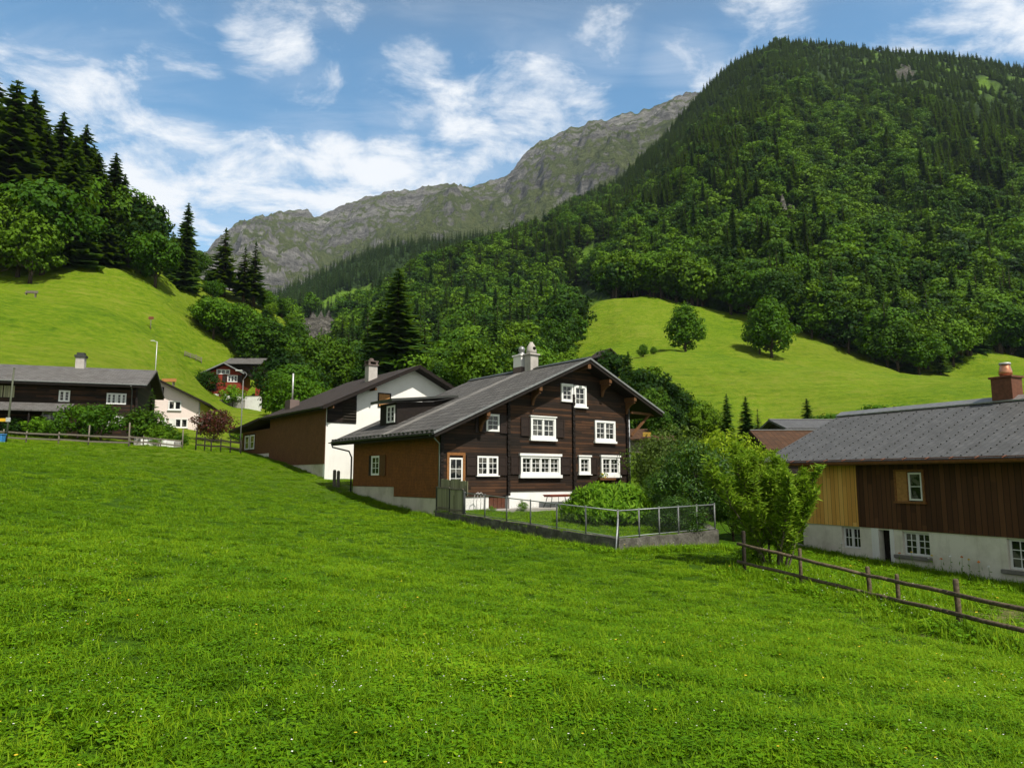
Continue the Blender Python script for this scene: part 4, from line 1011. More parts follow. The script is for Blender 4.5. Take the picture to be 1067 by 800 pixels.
m = MB(); m.box(.55,1.35,9.0,10.2,l2(.9)-.3,l2(.9)+.62); m.build('roof_stub', 'mauve_render', wh)
pipe(wh, [(.95,9.6,l2(.9)+.6),(.95,9.6,l2(.9)+2.9)], .07, 'pale_zinc', 'vent_pipe')
# fence scraps and a bin by the white wall
for px, py, D, w_, h_, mt, lb in ((350,489,50.5,.22,1.15,'grey_wood','pale weathered board standing at the white wall, the left of two'),(354,489,50.4,.22,1.15,'grey_wood','pale weathered board standing at the white wall, the right of two')):
    b = on(px, D); m = MB(); m.box(-w_/2, w_/2, -.03, .03, -.2, h_-.08); m.prism([(-w_/2,h_-.08),(w_/2,h_-.08),(w_/2-.05,h_),(-w_/2+.05,h_)], 'y', -.03, .03)
    o = m.build('board', mt); o.location = b; o.rotation_euler = (0,0,TH); tag(o, lb, 'board')

# ================================================================== right house
O3 = P(925, 597, 30); TR = R(-65)
rh = thing('slate_roofed_house', 'house with brown and fresh yellow boarding over white masonry at the right edge', 'house', O3, TR)
ZE, ZR3, TRI = 4.50, 7.02, 4.9
wl_ = MB(); wl_.box(-4.25, 9.0, 0, .40, -1.0, 1.76); wo = wl_.build('masonry_wall', 'old_plaster', rh)
cut(wo, [(-2.12,-1.2,-.2,.17,.83,1.72), (-.30,.22,-.2,.36,-.6,1.70), (.76,1.90,-.2,.16,.80,1.70), (4.76,6.2,-.2,.16,.68,1.72)])
m = MB(); m.box(-4.25,9.0,.41,8.6,-1,4.1); m.build('rear_body', 'brown_boards', rh)
m = MB(); m.box(-4.30,-1.20,-.06,.39,1.762,4.32); fbd = m.build('fresh_cladding', 'fresh_boards', rh)
m = MB(); m.box(-1.19,9.0,-.05,.39,1.762,4.32); bbd = m.build('brown_cladding', 'brown_boards', rh)
for ob_ in (fbd, bbd):
    for me in (ob_.data,): pass
mslope = (ZR3-ZE+.0)/(TRI+.85)
m = MB(); zz_ = lambda t: ZE + mslope*(t+.85)
m.prism([(-.85,ZE),(TRI,ZR3),(TRI+5.6,ZE),(TRI+5.6,ZE-.05),(TRI,ZR3-.055),(-.85,ZE-.05)], 'x', -6.0, 9.5); r3 = m.build('roof', 'right_slate', rh)
m = MB(); m.prism([(-.72,ZE-.03),(TRI,ZR3-.06),(TRI+5.5,ZE-.05),(TRI+5.5,ZE-.22),(TRI,ZR3-.26),(-.72,ZE-.2)], 'x', -5.95, 9.45); m.build('eaves', 'brown_timber', r3)
m = MB(); m.prism([(TRI-.42,zz_(TRI-.42)+.10),(TRI,ZR3+.13),(TRI+.42,zz_(TRI-.42)+.10),(TRI+.42,zz_(TRI-.42)+.045),(TRI,ZR3+.075),(TRI-.42,zz_(TRI-.42)+.045)], 'x', -6.0, 9.5); m.build('ridge_cap', 'zinc', r3)
m = MB()                                            # snow hooks standing on the slates
for i in range(21):
    for j in range(20):
        s_ = -5.8 + i*.74; t_ = -.66 + j*.275
        if True:
            s2 = s_ + (j % 2)*.05; z_ = zz_(t_); m.box(s2-.018, s2+.018, t_-.024, t_+.024, z_-.02, z_+.032)
stuff(m.build('snow_hooks', 'dark_gutter', r3))
g3 = gutter(rh, -6.0, 9.5, -.93, ZE-.07, .12, 'copper', 'x')
m = MB(); m.bar((-6.0,-.80,ZE-.06),(9.5,-.80,ZE-.06),.03,.22); m.build('eave_flashing', 'copper_rust', r3)
for k in range(17): s_ = -5.7 + k*.93; m = MB(); m.bar((s_,-1.02,ZE-.02),(s_,-.78,ZE+.06),.03,.02); m.build('gutter_strap', 'copper', r3)
cs, ct = 2.3, TRI
m = MB(); m.box(cs-.42,cs+.42,ct-.36,ct+.36,ZR3-.3,ZR3+.84); m.box(cs-.48,cs+.48,ct-.42,ct+.42,ZR3+.841,ZR3+.93); c4 = m.build('chimney', 'copper_rust', rh, bevel=.01)
m = MB(); m.lathe((cs,ct,ZR3+.93),[(.22,0),(.22,.08),(.255,.10),(.245,.22),(.20,.40),(.19,.42),(.19,.50)],16); pt_ = m.build('pot','bright_copper',c4,True)
m = MB(); m.lathe((cs,ct,ZR3+1.43),[(.22,0),(.22,.06),(.20,.08)],16); m.build('rim','pale_zinc',pt_,True)
def win_in(o, w, h, sash, cols, rows): return window(rh, o, FRONT, w, h, sash, cols, rows, 'window_white', .045, depth=.045, s=.028, mw=.06)
win_in((-2.11,.165,.84), .90, .87, 2, 2, 2); win_in((.77,.155,.81), 1.12, .88, 2, 2, 3); win_in((4.77,.155,.69), 1.40, 1.02, 2, 2, 3)
for a, b, z in ((.42,1.98,.79),(4.55,6.4,.67)):
    m = MB(); m.box(a,b,-.14,.12,z-.13,z); m.build('sill','sill_stone',rh,bevel=.012)
m = MB(); m.box(-.29,.21,.28,.34,-.6,1.69); m.build('door','dark_timber',rh)
m = MB(); m.box(-.62,-.305,-.035,.0,-.5,1.755); m.box(.225,.40,-.035,.0,-.5,1.755); m.build('door_surround','white_plaster',rh)
m = MB(); B = lambda *a: m.fbox((.62,-.05,2.88), *FRONT, *a); B(0,.08,0,.06,0,1.24); B(1.20,1.28,0,.06,0,1.24); B(.08,1.20,0,.056,1.16,1.24); B(-.04,1.34,0,.10,-.08,-.002); B(.56,.62,0,.05,0,1.16); wf = m.build('window_surround','surround_brown',rh)
window(rh, (1.24,-.05,2.92), FRONT, .58, 1.08, 1, 1, 2, 'window_white', .04, depth=.04, s=.03)
m = MB(); m.fbox((.62,-.05,2.88), *FRONT, .08,.56,-.02,.025,0,1.16); m.build('closed_shutter','orange_wood',rh)
m = MB(); m.prism([(-4.6,-.8),(-4.6,.92),(-.75,.36),(-.75,-.8)], 'y', -.55, -.38); m.build('ramp_wall','concrete',rh)
# two barns between the right house and the meadow
def barn(name, label, px, py, D, rz, L_, W_, H_, rise, rm, wm, over=.6):
    o = thing(name, label, 'barn', P(px, py, D), rz)
    m = MB(); m.prism([(0,-3),(W_,-3),(W_,H_),(W_/2,H_+rise),(0,H_)], 'x', 0, L_); m.build('walls', wm, o)
    m = MB(); k = rise/(W_/2); m.prism([(-over,H_-k*over+.22),(W_/2,H_+rise+.22),(W_+over,H_-k*over+.22),(W_+over,H_-k*over+.04),(W_/2,H_+rise+.03),(-over,H_-k*over+.04)], 'x', -over, L_+over); rf = m.build('roof', rm, o)
    m = MB(); m.bar((-over,W_/2,H_+rise+.25),(L_+over,W_/2,H_+rise+.25),.3,.06); m.build('ridge_cap','zinc',rf)
    return o
barn('barn', 'barn with a rusty brown tiled roof left of the slate-roofed house', 806, 471, 52, R(-2), 11, 7, .2, 1.35, 'rust_tile', 'barn_wood')
barn('barn', 'barn with a flat-pitched grey slate roof beyond the rusty brown roof', 823, 451, 62, R(2), 7, 6, .35, .8, 'barn_slate', 'barn_wood')
o = thing('hut', 'tiny dark wooden hut with a gable on the right meadow above the chalet ridge', 'hut', on(627, 150, .3), R(25))
m = MB(); m.prism([(0,-1),(4.4,-1),(4.4,1.9),(2.2,3.5),(0,1.9)], 'y', 0, 4.5); m.build('walls','barn_wood',o)
m = MB(); m.prism([(-.5,1.72),(2.2,3.72),(4.9,1.72),(4.9,1.56),(2.2,3.54),(-.5,1.56)], 'y', -.5, 5.0); m.build('roof','dark_tile',o)
m = MB(); m.box(1.7,2.6,-.05,.02,.1,1.6); m.build('door','dark_timber',o)
o = thing('shed', 'grey shed with a brown roof and a yellow board right of the chalet', 'shed', P(655.5, 468, 70), R(4))
m = MB(); m.prism([(-2,-.5),(4,-.5),(4,1.1),(-2,1.1)], 'y', 0, 3); m.build('walls','grey_wood',o)
m = MB(); m.prism([(-.6,1.0),(3.6,2.2),(3.6,2.05),(-.6,.85)], 'x', -2.6, 4.6); m.build('roof','rust_tile',o)
m = MB(); m.box(1.2,2.0,-.68,-.62,1.2,1.6); m.build('yellow_board','dull_yellow',o)

# ================================================================== old farmhouse at the left edge
O4 = P(158, 448, 66)
fh = thing('farmhouse', 'long dark timber farmhouse with grey slate roof at the left edge', 'house', O4, R(18))
m = MB(); m.prism([(0,-2),(9.4,-2),(9.4,4.15),(4.2,5.7),(0,4.15)], 'x', -24, -1.45); m.build('walls','log_wood',fh)
m = MB(); m.prism([(-1.0,4.0),(4.2,6.02),(10.2,4.0),(10.2,3.88),(4.2,5.88),(-1.0,3.88)], 'x', -25, -.45); rf = m.build('roof','farm_slate',fh)
m = MB(); m.prism([(-.95,3.9),(4.2,5.9),(10.1,3.9),(10.1,3.72),(4.2,5.70),(-.95,3.72)], 'x', -24.9, -.5); m.build('eaves','dark_timber',rf)
m = MB(); m.prism([(-.5,3.6),(4.2,5.5),(9.6,3.6),(9.6,-1),(-.5+.6,-1)], 'x', -1.40, -1.25); m.build('end_boarding','barn_wood',fh)
m = MB(); m.bar((-25,-1.03,3.98),(-.45,-1.03,3.98),.03,.08); m.build('eave_strip','zinc',rf)
pipe(fh, [(-1.75,-1.0,3.85),(-1.75,-.2,3.5),(-1.75,-.1,-.4)], .05, 'zinc')
m = MB(); m.box(-7.35,-6.62,3.7,4.5,5.3,6.9); c5 = m.build('chimney','chimney_plaster',fh); m = MB(); m.box(-7.45,-6.52,3.6,4.6,6.901,7.12); m.box(-7.3,-6.67,3.75,4.45,7.121,7.35); m.build('cap','dark_gutter',c5)
m = MB(); m.box(-7.38,-6.59,3.67,4.53,5.3,5.85); m.build('flashing','zinc',c5)
m = MB(); m.prism([(-2.0,1.45),(0,2.2),(0,2.08),(-2.0,1.33)], 'x', -14, -6.3); pr_ = m.build('porch_roof','farm_slate',fh)
for s in (-6.6,-9.2,-12): 
    m = MB(); m.bar((s,-1.8,-1),(s,-1.8,1.4),.12,.12); m.build('porch_post','dark_timber',pr_)
window(fh, (-7.55,0,2.36), FRONT, .86, .98, 2, 1, 3, fw=.08); window(fh, (-3.80,0,2.25), FRONT, .78, .98, 2, 1, 3, fw=.08); window(fh, (-3.0,0,2.25), FRONT, .78, .98, 2, 1, 3, fw=.08)
window(fh, (-3.6,0,.24), FRONT, 1.25, .94, 2, 2, 3, fw=.1); window(fh, (-8.7,0,.45), FRONT, 1.7, .95, 3, 1, 2, fw=.08)
for s in (-12.6,-11.7): shutter(fh, (s,0,2.6), FRONT, .8, 1.0, 'screen_boards')
# ================================================================== pale pink house
O5 = P(206, 447, 80)
pk = thing('pink_house', 'pale pink rendered house with a dark gable roof right of the farmhouse', 'house', O5, R(15))
S5, Z5 = -4.3, 5.42; l5 = lambda s: Z5 - .49*abs(s - S5)
m = MB(); m.prism([(-8.6,-2),(0,-2),(0,l5(0)-.2),(S5,Z5-.2),(-8.6,l5(0)-.2)], 'y', 0, 9); m.build('walls','pink_plaster',pk)
r5 = gable_roof(pk, -9.9, l5(1.3), 1.3, l5(1.3), S5, Z5, -.8, 9.6, .2, 'dark_tile')
m = MB(); m.bar((S5,-.82,Z5-.1),(1.3,-.82,l5(1.3)-.1),.05,.2); m.bar((S5,-.82,Z5-.1),(-9.9,-.82,l5(1.3)-.1),.05,.2); m.build('bargeboard','dark_timber',r5)
window(pk, (-3.1,0,2.05), FRONT, 1.3, .98, 2, 1, 1, fw=.07, sill=.08); window(pk, (-2.35,0,.12), FRONT, 1.3, .98, 2, 1, 1, fw=.07, sill=.05); window(pk, (-4.35,0,3.75), FRONT, .72, .78, 1, 1, 1, 'shutter_paint', .06)
for s in (-3.7,-2.95): shutter(pk, (s+.02,0,.12), FRONT, .55, .96, 'white_paint', .02)
pipe(pk, [(.08,-.05,l5(0)-.4),(.08,-.05,-1)], .05, 'pale_zinc')
# ================================================================== red house on the slope with the barn behind
O6 = P(214, 417, 135)
rd = thing('red_house', 'red shingled house with white ground floor on the left hillside', 'house', O6, R(8))
S6, Z6 = 3.17, 7.05
m = MB(); m.prism([(0,1.3),(6.2,1.3),(6.2,5.2),(S6,6.7),(0,5.1)], 'y', 0, 8); m.build('upper_walls','red_shingle',rd)
m = MB(); m.box(.05,6.15,.05,7.9,-3,1.295); m.build('ground_floor','white_plaster',rd)
r6 = gable_roof(rd, -1.0, 4.95, 6.95, 5.10, S6, Z6, -1.0, 8.6, .22, 'dark_tile')
m = MB(); m.bar((S6,-1.03,Z6-.08),(-1.0,-1.03,4.87),.06,.22); m.bar((S6,-1.03,Z6-.08),(6.95,-1.03,5.02),.06,.22); m.build('bargeboard','zinc',r6)
window(rd, (1.75,0,4.95), FRONT, 2.4, .9, 3, 1, 2, 'window_white', .1); window(rd, (.75,0,3.55), FRONT, 1.3, 1.3, 2, 1, 2, 'shutter_paint', .12); window(rd, (3.75,0,3.5), FRONT, 1.8, 1.3, 3, 1, 2, 'window_white', .1); window(rd, (.55,0,1.75), FRONT, 1.3, 1.25, 2, 1, 2, 'shutter_paint', .12)
for s, z in ((2.85,3.5),(5.6,3.5)): shutter(rd, (s,0,z), FRONT, .8, 1.3)
m = MB(); m.fbox((2.3,.05,-.2), *FRONT, 0, 1.0, -.02, .06, 0, 1.45); m.build('door','red_door',rd)
o = thing('barn', 'dark barn with a long grey roof standing behind the red house', 'barn', P(216, 396, 147), R(3))
m = MB(); m.prism([(0,-3),(7,-3),(7,3.6),(3.5,5.0),(0,3.6)], 'x', 0, 10.4); m.build('walls','barn_wood',o)
m = MB(); m.prism([(-1,3.35),(3.5,5.15),(8,3.35),(8,3.2),(3.5,5.0),(-1,3.2)], 'x', -.8, 10.9); m.build('roof','farm_slate',o)
m = MB(); m.box(1.2,1.7,2.6,3.1,4.6,5.7); m.build('chimney','chimney_plaster',o)
o = thing('shed', 'small red shed with a dark pent roof right of the red house', 'shed', P(266, 407, 136), R(8))
m = MB(); m.prism([(0,-1.5),(2.3,-1.5),(2.3,1.7),(0,2.5)], 'y', 0, 4); m.build('walls','red_shingle',o)
m = MB(); m.prism([(-.6,2.85),(3.0,1.62),(3.0,1.45),(-.6,2.68)], 'y', -.6, 4.4); m.build('roof','dark_tile',o)
o = thing('retaining_wall', 'grey retaining wall below the red house', 'wall', P(217, 426, 131), R(8))
m = MB(); m.box(0,6.2,0,.4,-1.5,1.62); m.build('face','concrete',o); m = MB(); m.box(-.05,6.25,-.05,.45,1.621,1.72); m.build('coping','sill_stone',o)
o = thing('retaining_wall', 'pale terrace wall right of the grey retaining wall', 'wall', P(252, 420, 133), R(-6))
m = MB(); m.box(0,3.6,0,.4,-1.5,1.25); m.build('face','plinth_white',o); m = MB(); m.box(-.05,3.65,-.05,.45,1.251,1.33); m.build('coping','sill_stone',o)
# ------------------------------------------------------------------ walled garden in front of the chalet
A = P(453, 531, 39.0); Cn = P(645, 562, 27.5); E_ = P(749, 552.3, 30.6)
def L1(s, t, z): v = Vector((s, t, z)); v.rotate(__import__('mathutils').Euler((0,0,TH))); return v + O1
def lerp(a, b, f): return a + (b - a) * f
def wall_run(pts, th, depth, m, name, label):
    o = thing(name, label, 'wall', pts[0] - Vector((0,0,1)))
    for i in range(len(pts)-1):
        a, b = pts[i], pts[i+1]; d = (b-a); d.z = 0; d.normalize(); nrm = Vector((-d.y, d.x, 0)); mb = MB(); n = 26
        rnd = random.Random(i+3); ring = []
        for k in range(n+1):
            p = lerp(a, b, k/n); j = rnd.uniform(-.02,.02); jz = rnd.uniform(-.025,.02)
            e = th if (i == 1 and k == 0) else 0
            ring.append([p + nrm*j + Vector((0,0,-depth)), p + nrm*(j+.01) + Vector((0,0,jz)), p + nrm*(th+j) + Vector((0,0,jz)), p + nrm*th + Vector((0,0,-depth))])
        vs = [q - o.location for r_ in ring for q in r_]
        fs = [(4*k+q, 4*k+(q+1)%4, 4*k+4+(q+1)%4, 4*k+4+q) for k in range(n) for q in range(4)] + [(0,1,2,3), (4*n+3,4*n+2,4*n+1,4*n)]
        mb.add(vs, fs); mb.build('wall_side', m, o)
    return o
wall_run([A, Cn, E_, E_ + Vector((.35,3.2,.1))], .34, 1.35, 'retaining_stone', 'garden_wall', 'low weathered stone wall under the wire fence round the chalet garden')
# garden lawn behind the wall
n = 34; bot = [lerp(A, Cn, i/22) if i <= 22 else lerp(Cn, E_, (i-22)/11) for i in range(n)]; top = [L1(-.2 + 21*i/(n-1), -.25 if i < 24 else 1.5, -.72) for i in range(n)]
gX = np.zeros((16, n)); gY = gX.copy(); gZ = gX.copy()
for j in range(16):
    for i in range(n):
        f = j/15; q = lerp(bot[i] + Vector((0,.15,-.06)), top[i], f); gX[j,i] = q.x; gY[j,i] = q.y; gZ[j,i] = q.z + .05*math.sin(q.x*1.1)*math.sin(q.y*.9)
lawn = grid_mesh('garden_lawn', gX, gY, gZ, 'meadow', {'path': np.zeros_like(gX), 'rock': np.zeros_like(gX)})
m = MB(); m.prism([(2.6,-1.7),(10.6,-1.35),(10.6,.0),(2.6,.0)], 'z', -.9, -.60); pv = m.build('paving_path', 'paving'); pv.location = O1; pv.rotation_euler = (0,0,TH); struct(pv)
# wire fence
cf = thing('wire_fence', 'chain-link fence with galvanised posts on the garden wall', 'fence', Cn.copy())
def fence_run(a, b, n, first, h=1.06):
    d = (b-a).normalized()
    for k in range(first, n+1):
        p = lerp(a, b, k/n) - Cn; q = MB(); q.tube([p + Vector((0,0,-.12)), p + Vector((0,0,h))], .032, 7); q.lathe(p + Vector((0,0,h)), [(.036,0),(.036,.03),(.01,.045)], 7); q.build('post','post_grey',cf,True)
    q = MB(); q.tube([a - Cn + Vector((0,0,h-.02)), b - Cn + Vector((0,0,h-.02))], .024, 6); q.build('top_rail','galvanised',cf,True)
    q = MB(); q.tube([a - Cn + Vector((0,0,.07)), b - Cn + Vector((0,0,.07))], .016, 6); q.build('bottom_rail','galvanised',cf,True)
    L_ = (b-a).length; q = MB(); st = .085; u = (b-a)/L_; hh = h - .1; nn = int((L_+hh)/st)
    for k in range(nn):
        for sg in (0, 1):
            s0 = k*st - hh; s1 = k*st; z0, z1 = (0, hh) if sg == 0 else (hh, 0)
            if s0 < 0: z0 = z0 + (z1-z0)*(-s0)/(s1-s0); s0 = 0
            if s1 > L_: z1 = z0 + (z1-z0)*(L_-s0)/(s1-s0); s1 = L_
            if s1 - s0 < .03: continue
            pa = a - Cn + u*s0 + Vector((0,0,.07+z0)); pb = a - Cn + u*s1 + Vector((0,0,.07+z1)); q.tube([pa, pb], .0013, 3, False)
    q.build('wire_mesh','wire',cf,fix=False)
F0 = lerp(A, Cn, .20) + Vector((.12,.17,.0)); FC_ = Cn + Vector((.0,.2,0)); FE = E_ + Vector((-.1,.2,0))
fence_run(F0, FC_, 6, 0); fence_run(FC_, FE, 5, 1)
q = MB(); q.tube([FC_ - Cn + Vector((-.22,-.5,-1.0)), FC_ - Cn + Vector((0,-.03,.75))], .03, 6); q.build('corner_strut','galvanised',cf,True)
# timber screen beside the door
sa = lerp(A, Cn, .0) + Vector((.1,.12,.02)); sb = lerp(A, Cn, .195) + Vector((.1,.14,.0)); ang = math.atan2((sb-sa).y, (sb-sa).x); Ls = Vector(((sb-sa).x,(sb-sa).y,0)).length; dz = (sb-sa).z
sc = thing('timber_screen', 'weathered green-grey timber screen between the chalet door and the wire fence', 'fence', sa, ang)
for k in range(2):
    a0, b0 = Ls*k/2 + .03, Ls*(k+1)/2 - .03; za = dz*(a0/Ls)
    q = MB(); q.box(a0, b0, -.02, .02, za-.05, za+1.12); q.build('board_panel','screen_boards',sc)
    q = MB(); q.bar((a0,-.03,za+.10),(b0,-.03,za+.10),.06,.08); q.bar((a0,-.03,za+1.14),(b0,-.03,za+1.14),.06,.07); q.build('frame','grey_wood',sc)
for k in range(3):
    x_ = Ls*k/2; q = MB(); q.box(x_-.035, x_+.035, -.06, .03, dz*x_/Ls-.2, dz*x_/Ls+1.2); q.build('post','dark_gutter',sc)
q = MB(); rnd = random.Random(4)
for k in range(12): x_ = .1 + k*Ls/12; zz0 = dz*x_/Ls; q.box(x_, x_+Ls/12-.02, .16, .19, zz0+.9, zz0+1.62+rnd.uniform(-.04,.05))
q.build('tall_boards','screen_boards',sc)
# table and bench by the plinth
tb = thing('garden_table', 'red-topped garden table with metal legs against the white plinth', 'table', L1(7.95,-.62,-.60), TH)
q = MB(); q.box(-.95,.95,-.36,.36,.71,.76); q.box(-.90,.90,-.32,.32,.62,.709); q.build('tabletop','tabletop_red',tb,bevel=.01)
for sx in (-1,1):
    for sy in (-1,1): q = MB(); q.tube([(sx*.70,sy*.22,.62),(sx*.78,sy*.26,.3),(sx*.92,sy*.32,0)], .025, 6); q.build('leg','dark_gutter',tb,True)
q = MB(); q.tube([(-.7,.0,.25),(.7,.0,.25)],.016,6); q.tube([(0,0,.25),(0,0,.62)],.016,6); q.build('brace','dark_gutter',tb,True)
wb = thing('bicycle_rack', 'thin hooped metal stand by the cellar door', 'stand', L1(2.2,-.7,-.66), TH)
for k in range(2):
    q = MB(); q.tube([(-.22,k*.3,0),(-.25,k*.3,.55),(-.15,k*.3,.9),(.05,k*.3,1.0),(.22,k*.3,.85),(.25,k*.3,.5),(.22,k*.3,0)],.018,6); q.build('hoop','pale_zinc',wb,True)
for s_, t_, sc_, lb in ((4.35,-1.75,1.0,'leafy pot plant on the lawn beside the cellar door'),(2.1,-1.9,.7,'low tuft of garden plants at the fence by the cellar door')):
    KS.put('plant', lb, 'plant', L1(s_,t_,-.85), .75*sc_, .9)
# ------------------------------------------------------------------ wooden rail fence on the right
wf_ = [(770,592,22.5),(827,606,20.9),(897,631,19.2),(925,642,18.2),(985,657,15.5),(1112,700,12.6),(1290,760,10.2)]
pp = [on(px, D) for px, py, D in wf_]; tops = [553,571,590,598,603,628,668]; hts = [max(.7, P(w_[0], t_, w_[2]).z - q_.z) for w_, t_, q_ in zip(wf_, tops, pp)]
rfn = thing('rail_fence', 'brown wooden rail fence running down to the right edge of the field', 'fence', pp[0])
rnd = random.Random(6)
for k, p in enumerate(pp):
    p = p - pp[0]; r_ = .058 if k not in (1,3) else .05; q = MB(); ln = Vector((rnd.uniform(-.04,.04), rnd.uniform(-.04,.04), 0))
    q.tube([p + Vector((0,0,-.4)), p + ln*.5 + Vector((0,0,hts[k]*.5)), p + ln + Vector((0,0,hts[k]-.03)), p + ln + Vector((0,0,hts[k]))], [r_*1.05, r_, r_*.97, r_*.75], 9); q.build('post','fence_wood' if k != 0 else 'dark_fence_wood',rfn,True)
RT = [(770,566.5),(827,580),(897,597.5),(925,603.5),(985,616.5),(1112,645),(1290,688)]; RB = [(770,585),(827,598.5),(897,616),(925,622.5),(985,636.5),(1112,668),(1290,716)]
for rl_, r_ in ((RT,.046),(RB,.046)):
    for k in range(len(pp)-1):
        a = P(*rl_[k], wf_[k][2]) - pp[0] + Vector((0,-.07,0)); b = P(*rl_[k+1], wf_[k+1][2]) - pp[0] + Vector((0,-.07,0)); d_ = (b-a)
        q = MB(); q.tube([a - d_*.04, a + d_*.35 + Vector((0,0,-.008)), a + d_*.7 + Vector((0,0,.006)), b + d_*.03], [r_*1.1, r_, r_*1.05, r_*.9], 8); q.build('rail','fence_wood',rfn,True)
# ------------------------------------------------------------------ fences and poles along the top of the field
def rail_fence(name, label, pts, h, pr, mt, rails=(.85,.4), lean=.02, extra=None):
    base = pts[0].copy(); o = thing(name, label, 'fence', base); rnd = random.Random(len(label))
    for k, p in enumerate(pts):
        q = MB(); hh = h*rnd.uniform(.95,1.08) + (extra.get(k,0) if extra else 0); p = p - base
        q.tube([p + Vector((0,0,-.4)), p + Vector((rnd.uniform(-lean,lean),0,hh))], [pr, pr*.9], 7); q.build('post',mt,o,True)
    for f_ in rails:
        for k in range(len(pts)-1):
            q = MB(); q.bar(pts[k]-base+Vector((0,-.07,h*f_+rnd.uniform(-.04,.04))), pts[k+1]-base+Vector((0,-.07,h*f_+rnd.uniform(-.04,.04))), .045, .12); q.build('rail',mt,o)
    return o
rail_fence('field_fence', 'weathered grey rail fence along the top of the field below the farmhouse', [on(x, 57.5) for x in (-60,-36,-14,4,28,62,93,135)], .92, .06, 'grey_wood', extra={6:.7,7:1.0})
rail_fence('field_fence', 'thin pale rail fence between the two tall posts below the pink house', [on(x, 59) for x in (136,150,168,191)], .75, .05, 'grey_wood', extra={3:.9})
rail_fence('paddock_fence', 'dark rail fence stepping down beside the lean-to at the field corner', [on(x, D) for x, D in ((205,60),(214,60.5),(221,61),(231,61.5),(241,62),(252,62.5))], 1.15, .06, 'dark_fence_wood', extra={0:.5})
o = thing('rubble_wall', 'low wall of pale stone blocks below the pink house', 'wall', on(141, 60.5)); rnd = random.Random(12); x_ = 0
for k in range(7):
    L_ = rnd.uniform(.4,.75); q = MB(); z0 = g1(o.location.x + x_, 60.5) - o.location.z; q.box(x_, x_+L_-.03, -.2, .25, z0-.3, z0+rnd.uniform(.42,.6)); q.build('block','plinth_white' if k % 3 else 'concrete',o,bevel=.05); x_ += L_
o = tag(KS.put('shrub','tiny shrub growing beside the low pale stone wall','shrub',on(163,59.5),.7,1.3), 'tiny shrub growing beside the low pale stone wall', 'shrub')
b = on(7, 56.5); po = thing('signal_pole', 'tall grey pole with a yellow arm at the left edge of the field', 'pole', b)
q = MB(); q.tube([(0,0,-.4),(.08,0,2.6),(.16,0,5.75)], [.085,.075,.06], 9); q.lathe((.16,0,5.75),[(.075,0),(.06,.08),(.01,.1)],9); q.build('shaft','pole_green',po,True)
q = MB(); q.box(-1.6,.10,-.06,.04,1.62,1.86); q.build('yellow_arm','yellow_paint',po); q = MB(); q.box(-.12,.2,-.08,.07,1.58,1.92); q.build('collar','pale_zinc',po,bevel=.02)
o = thing('blue_bin', 'small blue bin at the left edge beside the grey rail fence', 'bin', on(0.5, 56))
q = MB(); q.prism([(-.27,0),(.27,0),(.31,.62),(-.31,.62)], 'y', -.25, .25); q.build('body','blue_paint',o,bevel=.03); q = MB(); q.box(-.34,.34,-.28,.28,.621,.70); q.build('lid','blue_paint',o,bevel=.02)
b = on(251, 66); lp = thing('lamp_post', 'tall lamp post with a curved arm in front of the slope below the red house', 'street lamp', b); hh = P(251, 396, 66).z - b.z
q = MB(); q.tube([(0,0,-.4),(0,0,hh)], [.06,.04], 8); q.build('pole','lamp_grey',lp,True)
q = MB(); q.tube([(0,0,hh-.05),(.05,0,hh+.14),(.22,0,hh+.30),(.30,0,hh+.52),(.16,0,hh+.72),(-.15,0,hh+.84)], .028, 7); q.build('arm','lamp_grey',lp,True)
q = MB(); q.box(-.75,-.12,-.1,.1,hh+.82,hh+.92); q.build('lamp_head','lamp_glass',lp,bevel=.03)
b = on(158, 96); lp = thing('lamp_post', 'small street lamp standing on the left meadow behind the farmhouse roof', 'street lamp', b); hh = P(158, 356, 96).z - b.z
q = MB(); q.tube([(0,0,-.4),(0,0,hh)], [.07,.05], 8); q.tube([(0,0,hh-.02),(-.5,0,hh+.1)], .035, 6); q.build('pole','pale_zinc',lp,True)
q = MB(); q.box(-.85,-.35,-.12,.12,hh+.06,hh+.18); q.build('lamp_head','lamp_glass',lp,bevel=.03)
b = on(150, 134); o = thing('marker_post', 'small marker post with a reddish top high on the left meadow', 'post', b)
q = MB(); q.tube([(0,0,-.3),(0,0,2.0)], .07, 7); q.build('shaft','grey_wood',o,True); q = MB(); q.box(-.45,.45,-.1,.1,2.0,2.5); q.build('head','copper',o)
def bench(label, px, D, rz, mt):
    o = thing('bench', label, 'bench', on(px, D), rz)
    q = MB(); q.box(-1.0,1.0,-.22,.22,.44,.50); q.build('seat',mt,o); q = MB(); q.box(-1.0,1.0,.23,.29,.55,.95); q.build('backrest',mt,o)
    for s in (-.75,.75): q = MB(); q.box(s-.05,s+.05,-.2,.28,-.3,.435); q.build('leg','grey_wood',o)
bench('wooden bench high on the left meadow near the picture edge', 20, 122, .1, 'grey_wood'); bench('orange-brown bench on the left meadow behind the pink house', 172, 97, -.05, 'orange_wood')
rail_fence('meadow_fence', 'short grey plank fence on the slope left of the dark barn', [on(x, D) for x, D in ((188,137),(194,138),(200,139),(206,140))], 1.1, .08, 'grey_wood', rails=(.85,.6,.35))
